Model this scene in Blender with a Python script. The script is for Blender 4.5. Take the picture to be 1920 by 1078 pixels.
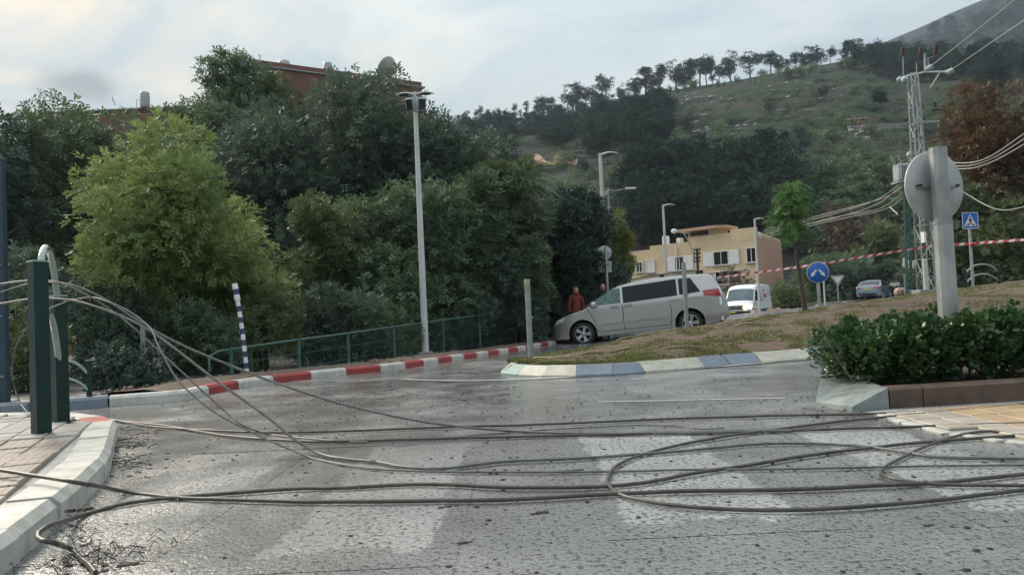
import bpy, bmesh, math, random
import numpy as np
from mathutils import Vector, Matrix, Euler, noise as mnoise
R = math.radians
for o in list(bpy.data.objects): bpy.data.objects.remove(o)
SC = bpy.context.scene
COL = SC.collection
# ------------------------------------------------------------------ camera
FPX, PITCH, ROLL, EYE = 1430.0, R(2.0), R(2.6), 0.82
_f = np.array([0, math.cos(PITCH), math.sin(PITCH)])
_u0 = np.array([0, -math.sin(PITCH), math.cos(PITCH)])
_r0 = np.array([1.0, 0, 0])
_r = _r0*math.cos(ROLL) - _u0*math.sin(ROLL)
_u = _r0*math.sin(ROLL) + _u0*math.cos(ROLL)
_C = np.array([0, 0, EYE])
cd = bpy.data.cameras.new('camera')
cam = bpy.data.objects.new('camera', cd); COL.objects.link(cam)
cd.sensor_width = 36.0; cd.lens = FPX/1920*36.0; cd.clip_start = 0.05; cd.clip_end = 6000
cam.matrix_world = Matrix(((_r[0], _u[0], -_f[0], 0), (_r[1], _u[1], -_f[1], 0), (_r[2], _u[2], -_f[2], EYE), (0, 0, 0, 1)))
SC.camera = cam
# ------------------------------------------------------------------ sky, sun, exposure
SUN_AZ, SUN_EL = R(-52), R(36)          # azimuth from +Y towards +X
world = bpy.data.worlds.new('World'); SC.world = world; world.use_nodes = True
nt = world.node_tree; nt.nodes.clear(); N = nt.nodes.new; LK = nt.links.new
def mathn(tree, op, a, b=None, c=None):
    n = tree.nodes.new('ShaderNodeMath'); n.operation = op
    for i, v in enumerate((a, b, c)):
        if v is None: continue
        if isinstance(v, (int, float)): n.inputs[i].default_value = v
        else: tree.links.new(v, n.inputs[i])
    return n.outputs[0]
def mixc(tree, fac, a, b, mode='MIX'):
    n = tree.nodes.new('ShaderNodeMix'); n.data_type = 'RGBA'; n.blend_type = mode
    for k, v in ((0, fac), (6, a), (7, b)):
        if isinstance(v, (int, float)): n.inputs[k].default_value = v
        elif isinstance(v, tuple): n.inputs[k].default_value = (v[0], v[1], v[2], 1)
        else: tree.links.new(v, n.inputs[k])
    return n.outputs[2]
def ramp(tree, fac, stops):
    n = tree.nodes.new('ShaderNodeValToRGB'); e = n.color_ramp.elements
    while len(e) < len(stops): e.new(0.5)
    for i, (p, c) in enumerate(stops):
        e[i].position = p; e[i].color = (c, c, c, 1) if isinstance(c, (int, float)) else (c[0], c[1], c[2], 1)
    tree.links.new(fac, n.inputs[0]); return n.outputs[0]
def noisen(tree, vec, scale, detail=4, rough=.55, dist=0.0):
    n = tree.nodes.new('ShaderNodeTexNoise'); n.inputs['Scale'].default_value = scale
    n.inputs['Detail'].default_value = detail; n.inputs['Roughness'].default_value = rough
    n.inputs['Distortion'].default_value = dist
    if vec is not None: tree.links.new(vec, n.inputs['Vector'])
    return n.outputs['Fac']
sky = N('ShaderNodeTexSky'); sky.sky_type = 'NISHITA'; sky.sun_disc = False
sky.sun_elevation = SUN_EL; sky.sun_rotation = SUN_AZ
sky.air_density = 1.0; sky.dust_density = 2.0; sky.ozone_density = 1.5
tc = N('ShaderNodeTexCoord')
sep = N('ShaderNodeSeparateXYZ'); LK(tc.outputs['Generated'], sep.inputs[0])
zz = mathn(nt, 'ADD', mathn(nt, 'MAXIMUM', sep.outputs[2], 0.0), 0.22)
cmb = N('ShaderNodeCombineXYZ')
LK(mathn(nt, 'DIVIDE', sep.outputs[0], zz), cmb.inputs[0]); LK(mathn(nt, 'DIVIDE', sep.outputs[1], zz), cmb.inputs[1])
cl = noisen(nt, cmb.outputs[0], 0.9, 5, .55, .4)
cl2 = noisen(nt, cmb.outputs[0], 2.3, 4, .6, .6)
sd = N('ShaderNodeVectorMath'); sd.operation = 'DOT_PRODUCT'
sv = (math.sin(SUN_AZ)*math.cos(SUN_EL), math.cos(SUN_AZ)*math.cos(SUN_EL), math.sin(SUN_EL))
LK(tc.outputs['Generated'], sd.inputs[0]); sd.inputs[1].default_value = sv
glow = mathn(nt, 'MULTIPLY', mathn(nt, 'POWER', mathn(nt, 'MAXIMUM', sd.outputs['Value'], 0.0), 4.0), ramp(nt, cl2, [(.38, .3), (.60, 1.0)]))
# cloud sheet: pale grey-white, warm towards the low sun
ccol = mixc(nt, glow, (2.12, 2.36, 2.42), (3.5, 2.75, 1.85))
ccol = mixc(nt, ramp(nt, noisen(nt, cmb.outputs[0], 1.7, 5, .6, .8), [(.40, 0.0), (.62, .9)]), ccol, (1.52, 1.82, 2.0))
# one small dark cloud above the roof of the tall building
dv = _f + _r*(150-960)/FPX + _u*(539-158)/FPX; dv = dv/np.linalg.norm(dv)
vsub = N('ShaderNodeVectorMath'); vsub.operation = 'SUBTRACT'; LK(tc.outputs['Generated'], vsub.inputs[0]); vsub.inputs[1].default_value = tuple(dv)
vmul = N('ShaderNodeVectorMath'); vmul.operation = 'MULTIPLY'; LK(vsub.outputs[0], vmul.inputs[0]); vmul.inputs[1].default_value = (1, 1, 2.7)
vlen = N('ShaderNodeVectorMath'); vlen.operation = 'LENGTH'; LK(vmul.outputs[0], vlen.inputs[0])
puff = mathn(nt, 'SUBTRACT', mathn(nt, 'MULTIPLY', noisen(nt, tc.outputs['Generated'], 22, 4), .075), mathn(nt, 'SUBTRACT', vlen.outputs['Value'], .018))
ccol = mixc(nt, ramp(nt, puff, [(.0, 0.0), (.04, .9)]), ccol, (1.0, 1.08, 1.1))
mask = ramp(nt, cl, [(.30, .80), (.62, .97)])
# an overcast sky brightens steadily from the horizon to the zenith
lift = mathn(nt, 'ADD', 1.0, mathn(nt, 'MULTIPLY', mathn(nt, 'MAXIMUM', sep.outputs[2], 0.0), 2.3))
vs_ = N('ShaderNodeVectorMath'); vs_.operation = 'SCALE'; LK(ccol, vs_.inputs[0]); LK(lift, vs_.inputs['Scale'])
thin = N('ShaderNodeVectorMath'); thin.operation = 'SCALE'; LK(sky.outputs[0], thin.inputs[0]); thin.inputs['Scale'].default_value = .15
skyc = mixc(nt, mask, thin.outputs[0], vs_.outputs[0])
bg = N('ShaderNodeBackground'); LK(skyc, bg.inputs[0]); bg.inputs[1].default_value = 0.11
ow = N('ShaderNodeOutputWorld'); LK(bg.outputs[0], ow.inputs[0])
sl = bpy.data.lights.new('sun', 'SUN'); sl.energy = 2.4; sl.angle = R(32); sl.color = (1.0, .9, .76)
sun = bpy.data.objects.new('sun', sl); COL.objects.link(sun)
sun.rotation_euler = Vector((-sv[0], -sv[1], -sv[2])).to_track_quat('-Z', 'Y').to_euler()
SC.view_settings.view_transform = 'Standard'; SC.view_settings.look = 'None'
SC.view_settings.exposure = 1.0; SC.view_settings.gamma = 1.0; SC.view_settings.use_curve_mapping = False
SC.render.engine = 'CYCLES'; SC.cycles.use_denoising = True
SC.cycles.max_bounces = 6; SC.cycles.transparent_max_bounces = 6; SC.cycles.diffuse_bounces = 3; SC.cycles.glossy_bounces = 3
# ------------------------------------------------------------------ terrain and pixel helpers
def S(t, a, b):
    t = min(1.0, max(0.0, (t-a)/(b-a))); return t*t*(3-2*t)
def H(x, y):
    return -.12*S(y, 10, 21) + .07*max(0.0, min(x, 42)-2)*S(y, 9, 18)*(1-(.8-.28*S(x, 19, 25))*S(y, 28, 50)) - .33*S(y, 38, 50)*(1-S(x, 19, 25))
def ray(px, py): return _f + _r*(px-960)/FPX + _u*(539-py)/FPX
def D(px, py, Y):
    v = ray(px, py); p = _C + v*(Y/v[1]); return Vector(p)
def G(px, py, dz=0.0):                    # the point of the terrain (raised by dz) seen at a pixel
    v = ray(px, py); z = dz
    p = _C
    for _ in range(25):
        t = (z-EYE)/v[2] if abs(v[2]) > 1e-6 else 60
        if t < 0 or t > 90: t = 90
        p = _C + v*t; z = .5*z + .5*(H(p[0], p[1]) + dz)
    return Vector(p)
# ------------------------------------------------------------------ mesh helpers
def npmesh(name, V, Fc, smooth=False):
    V = np.asarray(V, dtype=np.float32); Fc = np.asarray(Fc, dtype=np.int32); k = Fc.shape[1]
    me = bpy.data.meshes.new(name)
    me.vertices.add(len(V)); me.vertices.foreach_set('co', V.ravel())
    me.loops.add(Fc.size); me.loops.foreach_set('vertex_index', Fc.ravel())
    me.polygons.add(len(Fc)); me.polygons.foreach_set('loop_start', np.arange(0, Fc.size, k, dtype=np.int32))
    me.polygons.foreach_set('loop_total', np.full(len(Fc), k, dtype=np.int32))
    if smooth: me.polygons.foreach_set('use_smooth', np.ones(len(Fc), dtype=bool))
    me.update(calc_edges=True); return me
class MB:
    def __init__(s): s.v = []; s.f = []; s.m = []; s.sm = []
    def add(s, vs, fs, m=0, sm=False, T=None):
        b = len(s.v)
        for v in vs:
            v = Vector(v); s.v.append(T @ v if T is not None else v)
        for f in fs: s.f.append([b+i for i in f]); s.m.append(m); s.sm.append(sm)
        return s
    def box(s, c, d, m=0, rz=0, T=None, bev=0):
        x, y, z = d[0]/2, d[1]/2, d[2]/2
        M4 = Matrix.Translation(Vector(c)) @ Matrix.Rotation(rz, 4, 'Z')
        if T is not None: M4 = T @ M4
        if bev <= 0:
            vs = [(-x,-y,-z),(x,-y,-z),(x,y,-z),(-x,y,-z),(-x,-y,z),(x,-y,z),(x,y,z),(-x,y,z)]
            return s.add(vs, [(0,3,2,1),(4,5,6,7),(0,1,5,4),(1,2,6,5),(2,3,7,6),(3,0,4,7)], m, False, M4)
        b = bev; rings = []
        for zz_, ins in ((-z, b), (-z+b, 0), (z-b, 0), (z, b)):
            X, Y = x-ins, y-ins; k = b*.7
            rings.append([(-X+k,-Y,zz_),(X-k,-Y,zz_),(X,-Y+k,zz_),(X,Y-k,zz_),(X-k,Y,zz_),(-X+k,Y,zz_),(-X,Y-k,zz_),(-X,-Y+k,zz_)])
        vs = [p for r_ in rings for p in r_]; fs = [tuple(range(7,-1,-1)), tuple(range(24,32))]
        for i in range(3):
            for j in range(8): fs.append((i*8+j, i*8+(j+1)%8, (i+1)*8+(j+1)%8, (i+1)*8+j))
        return s.add(vs, fs, m, False, M4)
    def tube(s, pts, r, n=8, m=0, cap=True, T=None, sm=True):
        pts = [Vector(p) for p in pts]; rs = r if isinstance(r, (list, tuple)) else [r]*len(pts)
        prev = None; rings = []
        for i, p in enumerate(pts):
            t = (pts[min(i+1, len(pts)-1)] - pts[max(i-1, 0)])
            t = t.normalized() if t.length > 1e-9 else Vector((0,0,1))
            if prev is None:
                a = Vector((0,0,1)) if abs(t.z) < .9 else Vector((1,0,0)); x = t.cross(a).normalized()
            else:
                x = prev - t*prev.dot(t); x = x.normalized() if x.length > 1e-6 else t.orthogonal().normalized()
            prev = x; y = t.cross(x)
            rings.append([p + (x*math.cos(2*math.pi*k/n) + y*math.sin(2*math.pi*k/n))*rs[i] for k in range(n)])
        vs = [v for r_ in rings for v in r_]; fs = []
        for i in range(len(rings)-1):
            for k in range(n): fs.append((i*n+k, i*n+(k+1)%n, (i+1)*n+(k+1)%n, (i+1)*n+k))
        s.add(vs, fs, m, sm, T)
        if cap:
            s.add(rings[0], [tuple(range(n-1,-1,-1))], m, False, T); s.add(rings[-1], [tuple(range(n))], m, False, T)
        return s
    def lathe(s, prof, n=16, m=0, T=None, sm=True):           # prof: (radius, z)
        vs = []; fs = []
        for r_, z in prof:
            for k in range(n): vs.append((r_*math.cos(2*math.pi*k/n), r_*math.sin(2*math.pi*k/n), z))
        for i in range(len(prof)-1):
            for k in range(n): fs.append((i*n+k, i*n+(k+1)%n, (i+1)*n+(k+1)%n, (i+1)*n+k))
        return s.add(vs, fs, m, sm, T)
    def prism(s, poly, z0, z1, m=0, T=None):
        n = len(poly); vs = [(p[0], p[1], z0) for p in poly] + [(p[0], p[1], z1) for p in poly]
        fs = [tuple(range(n-1,-1,-1)), tuple(range(n, 2*n))] + [(i, (i+1)%n, n+(i+1)%n, n+i) for i in range(n)]
        return s.add(vs, fs, m, False, T)
    def grid(s, rows, m=0, sm=True, T=None):                  # rows: list of equal-length point lists
        k = len(rows[0]); vs = [p for r_ in rows for p in r_]; fs = []
        for i in range(len(rows)-1):
            for j in range(k-1): fs.append((i*k+j, i*k+j+1, (i+1)*k+j+1, (i+1)*k+j))
        return s.add(vs, fs, m, sm, T)
    def mesh(s, name):
        me = bpy.data.meshes.new(name); me.from_pydata([tuple(v) for v in s.v], [], s.f)
        me.polygons.foreach_set('material_index', s.m); me.polygons.foreach_set('use_smooth', s.sm)
        me.update(); return me
def link(name, me, mat=None, parent=None):
    o = bpy.data.objects.new(name, me)
    if mat is not None:
        for q in (mat if isinstance(mat, (list, tuple)) else [mat]): me.materials.append(q)
    COL.objects.link(o)
    if parent is not None: o.parent = parent
    return o
def obj(name, mb, mat, parent=None):
    me = mb.mesh(name) if isinstance(mb, MB) else mb
    return link(name, me, mat if not (hasattr(me, 'materials') and len(me.materials)) else None, parent)
def tag(o, label, cat, group=None):
    o['label'] = label; o['category'] = cat
    if group: o['group'] = group
    return o
def struct(o): o['kind'] = 'structure'; return o
def stuff(o, label=None, cat=None):
    o['kind'] = 'stuff'
    if label: o['label'] = label
    if cat: o['category'] = cat
    return o
def thing(name, label, cat, loc=(0,0,0), rz=0, group=None):
    o = bpy.data.objects.new(name, None); o.empty_display_size = .1; COL.objects.link(o)
    o.location = loc; o.rotation_euler = (0, 0, rz)
    return tag(o, label, cat, group)
def copy_tree(o, parent=None):
    c = o.copy(); COL.objects.link(c); c.parent = parent
    for ch in o.children: copy_tree(ch, c)
    return c
# ------------------------------------------------------------------ materials
def newmat(name):
    m = bpy.data.materials.new(name); m.use_nodes = True
    t = m.node_tree; return m, t, t.nodes['Principled BSDF']
def posn(t):
    return t.nodes.new('ShaderNodeNewGeometry').outputs['Position']
def objc(t): return t.nodes.new('ShaderNodeTexCoord').outputs['Object']
def bumpn(t, h, strength, dist):
    b = t.nodes.new('ShaderNodeBump'); b.inputs['Strength'].default_value = strength; b.inputs['Distance'].default_value = dist
    t.links.new(h, b.inputs['Height']); return b.outputs[0]
def M(name, c, rough=.6, metal=0., var=.18, sc=6., bump=0., bsc=60., c2=None, patch=.5, spec=.5, coat=0., emit=None):
    m, t, p = newmat(name); P = posn(t)
    c2 = c2 if c2 else tuple(max(0, q*(1-2*var)) for q in c)
    n = noisen(t, P, sc, 5, .6)
    fac = ramp(t, n, [(max(0, patch-.2), 0.0), (min(1, patch+.2), 1.0)])
    t.links.new(mixc(t, fac, c2, c), p.inputs['Base Color'])
    n2 = noisen(t, P, sc*4, 3)
    t.links.new(mathn(t, 'ADD', rough-.08, mathn(t, 'MULTIPLY', n2, .16)), p.inputs['Roughness'])
    p.inputs['Metallic'].default_value = metal; p.inputs['Specular IOR Level'].default_value = spec
    if coat: p.inputs['Coat Weight'].default_value = coat; p.inputs['Coat Roughness'].default_value = .06
    if bump: t.links.new(bumpn(t, noisen(t, P, bsc, 4, .6), .6, bump), p.inputs['Normal'])
    if emit: p.inputs['Emission Color'].default_value = (*emit[:3], 1); p.inputs['Emission Strength'].default_value = emit[3]
    return m
def leafmat(name, c, c2, trans=.25, rough=.5, sc=.8, spec=.3):
    m, t, p = newmat(name)
    g = t.nodes.new('ShaderNodeNewGeometry')
    n = noisen(t, g.outputs['Position'], sc, 3)
    f = mathn(t, 'ADD', mathn(t, 'MULTIPLY', g.outputs['Random Per Island'], .55), mathn(t, 'MULTIPLY', ramp(t, n, [(.35, 0.), (.65, 1.)]), .45))
    col = mixc(t, f, c2, c)
    t.links.new(col, p.inputs['Base Color']); p.inputs['Roughness'].default_value = rough; p.inputs['Specular IOR Level'].default_value = spec
    tr = t.nodes.new('ShaderNodeBsdfTranslucent'); t.links.new(col, tr.inputs[0])
    mx = t.nodes.new('ShaderNodeMixShader'); mx.inputs[0].default_value = trans
    t.links.new(p.outputs[0], mx.inputs[1]); t.links.new(tr.outputs[0], mx.inputs[2])
    t.links.new(mx.outputs[0], t.nodes['Material Output'].inputs[0]); return m

def asphalt(name='wet_asphalt', paint=None):
    m, t, p = newmat(name); P = posn(t)
    big = noisen(t, P, .42, 4, .6, .6); mid = noisen(t, P, 2.2, 4, .6); fine = noisen(t, P, 120, 2, .6); grit = noisen(t, P, 42, 3, .65)
    wet = ramp(t, mathn(t, 'ADD', mathn(t, 'MULTIPLY', big, .6), mathn(t, 'MULTIPLY', mid, .4)), [(.38, 0.), (.60, 1.)])
    c = mixc(t, ramp(t, fine, [(.36, 0.), (.64, 1.)]), (.055, .055, .056), (.25, .248, .245))
    c = mixc(t, mathn(t, 'MULTIPLY', wet, .6), c, (.05, .051, .053))
    if paint:
        at = t.nodes.new('ShaderNodeAttribute'); at.attribute_name = 'wear'
        f = mathn(t, 'MULTIPLY', at.outputs['Fac'], ramp(t, mathn(t, 'ADD', mathn(t, 'MULTIPLY', grit, .5), mathn(t, 'MULTIPLY', mid, .5)), [(.40, .05), (.50, 1.0)]))
        c = mixc(t, f, c, paint)
    pit = ramp(t, grit, [(.39, 1.), (.46, 0.)])
    c = mixc(t, mathn(t, 'MULTIPLY', pit, .85), c, (.014, .014, .015))
    t.links.new(c, p.inputs['Base Color']); p.inputs['Roughness'].default_value = .65; p.inputs['Specular IOR Level'].default_value = .4
    h = mathn(t, 'ADD', mathn(t, 'MULTIPLY', fine, .25), mathn(t, 'MULTIPLY', grit, .75))
    t.links.new(bumpn(t, h, 1.0, .014), p.inputs['Normal'])
    # water film lying on the stones, broken where the pits stay open
    p.inputs['Coat IOR'].default_value = 2.9
    t.links.new(mathn(t, 'SUBTRACT', 1.0, mathn(t, 'MULTIPLY', pit, .9)), p.inputs['Coat Weight'])
    t.links.new(mathn(t, 'SUBTRACT', .33, mathn(t, 'MULTIPLY', wet, .25)), p.inputs['Coat Roughness'])
    bb = t.nodes.new('ShaderNodeBump'); bb.inputs['Distance'].default_value = .009; t.links.new(h, bb.inputs['Height'])
    t.links.new(mathn(t, 'SUBTRACT', 1.0, mathn(t, 'MULTIPLY', wet, .55)), bb.inputs['Strength'])
    t.links.new(bb.outputs[0], p.inputs['Coat Normal']); return m
def paint_on_road(name, c, worn=.45):
    m, t, p = newmat(name); P = posn(t)
    n = noisen(t, P, 26, 5, .7); n2 = noisen(t, P, 2.2, 3)
    f = ramp(t, mathn(t, 'ADD', mathn(t, 'MULTIPLY', n, .6), mathn(t, 'MULTIPLY', n2, .4)), [(worn-.10, 0.), (worn+.12, 1.)])
    t.links.new(mixc(t, f, (.10, .10, .102), c), p.inputs['Base Color'])
    p.inputs['Roughness'].default_value = .5; p.inputs['Coat Weight'].default_value = 1.0; p.inputs['Coat Roughness'].default_value = .28; p.inputs['Coat IOR'].default_value = 1.45
    t.links.new(bumpn(t, noisen(t, P, 70, 3, .7), .6, .006), p.inputs['Normal']); return m
MA = {}
MA['asphalt'] = asphalt()
MA['zebra'] = asphalt('worn_zebra_paint_on_asphalt', (.50, .51, .50))
MA['line'] = paint_on_road('pale_line_paint', (.6, .6, .58), .40)
MA['soil'] = M('reddish_soil', (.13, .085, .06), .9, var=.3, sc=2.5, bump=.03, bsc=25, c2=(.06, .045, .035))
MA['ground'] = M('dark_earth', (.06, .055, .04), .95, var=.3, sc=.6, bump=.03, bsc=12, c2=(.035, .04, .025))
MA['island'] = M('island_soil', (.135, .082, .055), .95, sc=3.2, bump=.07, bsc=11, c2=(.05, .045, .026), patch=.5)
MA['kwhite'] = M('white_painted_concrete', (.50, .49, .455), .55, sc=7, bump=.004, bsc=60, c2=(.25, .24, .215), patch=.42)
MA['kred'] = M('red_painted_concrete', (.34, .03, .03), .55, sc=8, bump=.004, bsc=60, c2=(.17, .035, .032), patch=.44)
MA['kblue'] = M('faded_blue_painted_concrete', (.12, .16, .225), .55, sc=7, bump=.004, c2=(.19, .215, .245), patch=.5)
MA['kgreen'] = M('faded_green_painted_concrete', (.16, .27, .25), .55, sc=9, bump=.003, c2=(.22, .30, .29))
MA['kcream'] = M('cream_painted_concrete', (.48, .46, .39), .55, sc=6, bump=.004, c2=(.28, .265, .22), patch=.44)
MA['concrete'] = M('grey_concrete', (.3, .3, .29), .7, sc=5, bump=.004, c2=(.19, .19, .18))
MA['brownconc'] = M('rust_stained_concrete', (.15, .085, .055), .6, sc=6, bump=.006, c2=(.05, .04, .035), patch=.52)
MA['galv'] = M('galvanised_steel', (.43, .45, .455), .42, .5, sc=3, c2=(.24, .25, .25), patch=.45)
MA['galvd'] = M('weathered_galvanised_steel', (.33, .35, .35), .5, .5, sc=7, c2=(.22, .235, .235))
MA['polepaint'] = M('pale_grey_pole_paint', (.55, .56, .56), .4, sc=3, c2=(.45, .46, .46))
MA['green'] = M('dark_green_enamel', (.006, .032, .027), .4, sc=8, c2=(.005, .022, .02), spec=.3)
MA['rail_shine'] = M('green_rail_with_painted_shine', (.30, .37, .35), .18, sc=8, c2=(.20, .27, .25), coat=.9)  # green rail enamel with its whitish shine put into the base colour
MA['fence'] = M('faded_green_fence_paint', (.05, .12, .10), .45, sc=8, c2=(.03, .08, .07))
MA['bluepole'] = M('dark_blue_pole_paint', (.03, .055, .085), .4, sc=8)
MA['black'] = M('black_plastic', (.015, .015, .017), .45, sc=8)
MA['rubber'] = M('black_cable_rubber', (.018, .018, .018), .42, sc=11, c2=(.07, .06, .05), patch=.60)
MA['greycable'] = M('grey_cable_sheath', (.13, .13, .125), .42, sc=14, c2=(.055, .052, .05), patch=.45)
MA['wire'] = M('bare_aluminium_wire', (.5, .5, .48), .4, .4, sc=14)
MA['white'] = M('white_paint', (.75, .75, .74), .4, sc=5, c2=(.62, .62, .61))
MA['bluesign'] = M('blue_sign_enamel', (.012, .12, .48), .35, sc=5, c2=(.012, .10, .40))
MA['signback'] = M('grey_sign_back', (.40, .41, .41), .5, .25, sc=5, c2=(.25, .255, .25), patch=.42)
MA['bark'] = M('brown_bark', (.085, .065, .05), .9, sc=9, bump=.02, bsc=30, c2=(.04, .032, .026))
MA['wall_red'] = M('red_brown_render', (.20, .088, .07), .8, sc=.8, bump=.004, c2=(.13, .065, .052))
MA['wall_cream'] = M('cream_render', (.60, .48, .31), .8, sc=.9, bump=.004, bsc=20, c2=(.49, .385, .245))
MA['wall_pink'] = M('pinkish_render', (.50, .30, .21), .8, sc=.45, bump=.004, bsc=20, c2=(.42, .25, .18))
MA['glass'] = M('dark_window_glass', (.02, .025, .03), .06, sc=3, spec=.6)
MA['tint'] = M('tinted_car_glass', (.006, .006, .008), .22, sc=3, spec=.3)
MA['tint2'] = M('green_glass_painted_reflections', (.12, .20, .18), .08, sc=7, c2=(.03, .06, .055), spec=.6)  # green glass, its colour brightened to stand for reflections
MA['silver'] = M('silver_beige_car_paint', (.44, .43, .415), .24, .55, sc=1.5, c2=(.41, .40, .385), coat=.7)
MA['silver2'] = M('blue_grey_car_paint', (.20, .24, .30), .26, .5, sc=1.5, c2=(.18, .22, .28), coat=.7)
MA['vanwhite'] = M('white_van_paint', (.74, .75, .78), .3, sc=1.5, c2=(.68, .69, .72), coat=.5)
MA['tyre'] = M('tyre_rubber', (.018, .018, .018), .75, sc=12)
MA['rim'] = M('alloy_rim', (.55, .55, .55), .3, .7, sc=6)
MA['redlens'] = M('red_tail_lens', (.38, .012, .015), .15, sc=6, coat=.6)
MA['clearlens'] = M('clear_head_lens', (.78, .76, .70), .12, sc=6, coat=.6)
MA['yellow'] = M('yellow_paint', (.55, .52, .12), .5, sc=8)
MA['rock'] = M('pale_limestone', (.36, .34, .31), .9, sc=1.2, bump=.05, bsc=4, c2=(.22, .21, .19))
MA['clod'] = M('dark_mud_and_leaf_litter', (.03, .024, .018), .8, sc=12, c2=(.015, .013, .012))
# ------------------------------------------------------------------ the setting
def sheet(name, xs, ys, zf, mat):
    rows = [[(x, y, zf(x, y)) for x in xs] for y in ys]
    return struct(obj(name, MB().grid(rows, 0, True), mat))
def spaced(a, b, near, k):
    out = [near]; s = k
    while out[-1] < b: out.append(out[-1]+s); s *= 1.12
    lo = [near]; s = k
    while lo[-1] > a: lo.append(lo[-1]-s); s *= 1.12
    return sorted(set(lo+out))
sheet('ground', spaced(-1600, 1600, 0, 2.0), spaced(-400, 2600, 10, 2.0), lambda x, y: H(x, y)-.75, MA['ground'])
xs = [-12+.5*i for i in range(125)]; ys = [-6+.5*i for i in range(161)]
sheet('road', xs, ys, H, MA['asphalt'])
def drape(path, w, dz, mat, name):        # a painted band along a path of ground points
    rows = []
    for i, p in enumerate(path):
        q = Vector(path[min(i+1, len(path)-1)]) - Vector(path[max(i-1, 0)]); n = Vector((-q.y, q.x)).normalized()
        a = (p[0]+n.x*w/2, p[1]+n.y*w/2); b = (p[0]-n.x*w/2, p[1]-n.y*w/2)
        rows.append([(a[0], a[1], H(*a)+dz), (b[0], b[1], H(*b)+dz)])
    return obj(name, MB().grid(rows, 0, False), mat)
def smoothpath(pts, step):
    """Catmull-Rom through pts, resampled to about `step`."""
    P = [Vector(p) for p in pts]; P = [P[0]*2-P[1]] + P + [P[-1]*2-P[-2]]; out = []
    for i in range(1, len(P)-2):
        for k in range(24):
            t = k/24; a, b, c, d = P[i-1], P[i], P[i+1], P[i+2]
            out.append(.5*((2*b) + (c-a)*t + (2*a-5*b+4*c-d)*t*t + (3*b-a-3*c+d)*t**3))
    out.append(P[-2]); res = [out[0]]; acc = 0
    for i in range(1, len(out)):
        seg = (out[i]-out[i-1]).length
        while acc+seg >= step:
            f = (step-acc)/seg; q = out[i-1].lerp(out[i], f); res.append(q); out[i-1] = q; seg = (out[i]-q).length; acc = 0
        acc += seg
    return res
# zebra crossing, each stripe a mesh of its own
zr = struct(obj('zebra_crossing', MB().grid([[(-2.15, 5.02, .003), (2.45, 5.02, .001)], [(-2.15, 5.06, .001), (2.45, 5.06, .001)]], 0, False), MA['asphalt']))
for x0, x1, y0, y1, fade in ((-2.0, -1.42, 2.95, 4.5, .3), (-.93, -.33, 2.75, 4.95, .5), (.40, 1.08, 2.95, 4.95, .72), (1.72, 2.30, 2.9, 4.9, .62), (2.75, 3.4, 2.7, 4.2, .55)):
    nx, ny = 56, 150; vs = []; wr = []; w_ = .10
    for j in range(ny+1):
        for i in range(nx+1):
            cx, cy = x0-w_+(x1-x0+2*w_)*i/nx, y0-w_*2+(y1-y0+4*w_)*j/ny; vs.append((cx, cy, .0015))
            e = min(cx-x0, x1-cx, (cy-y0)*.5, (y1-cy)*.5) + .05*mnoise.noise(Vector((cx*6, cy*6, 2))) + .02*mnoise.noise(Vector((cx*23, cy*23, 5)))
            wr.append(S(e, -.006, .012)*(.62+.38*S(mnoise.noise(Vector((cx*1.7, cy*1.7, 9))), -.3, .3))*fade)
    fs = [(j*(nx+1)+i, j*(nx+1)+i+1, (j+1)*(nx+1)+i+1, (j+1)*(nx+1)+i) for j in range(ny) for i in range(nx)]
    me = MB().add(vs, fs).mesh('stripe'); at_ = me.attributes.new('wear', 'FLOAT', 'POINT'); at_.data.foreach_set('value', wr)
    link('stripe', me, MA['zebra'], zr)
struct(drape(smoothpath([G(*p).to_2d() for p in ((755,712),(800,714),(900,715),(1000,711),(1100,706),(1300,692),(1540,672),(1700,662))], .4), .11, .012, MA['line'], 'road_edge_line'))
struct(drape(smoothpath([G(*p).to_2d() for p in ((1120,754),(1280,751),(1420,748),(1560,746))], .4), .05, .005, MA['line'], 'worn_lane_line'))
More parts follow.
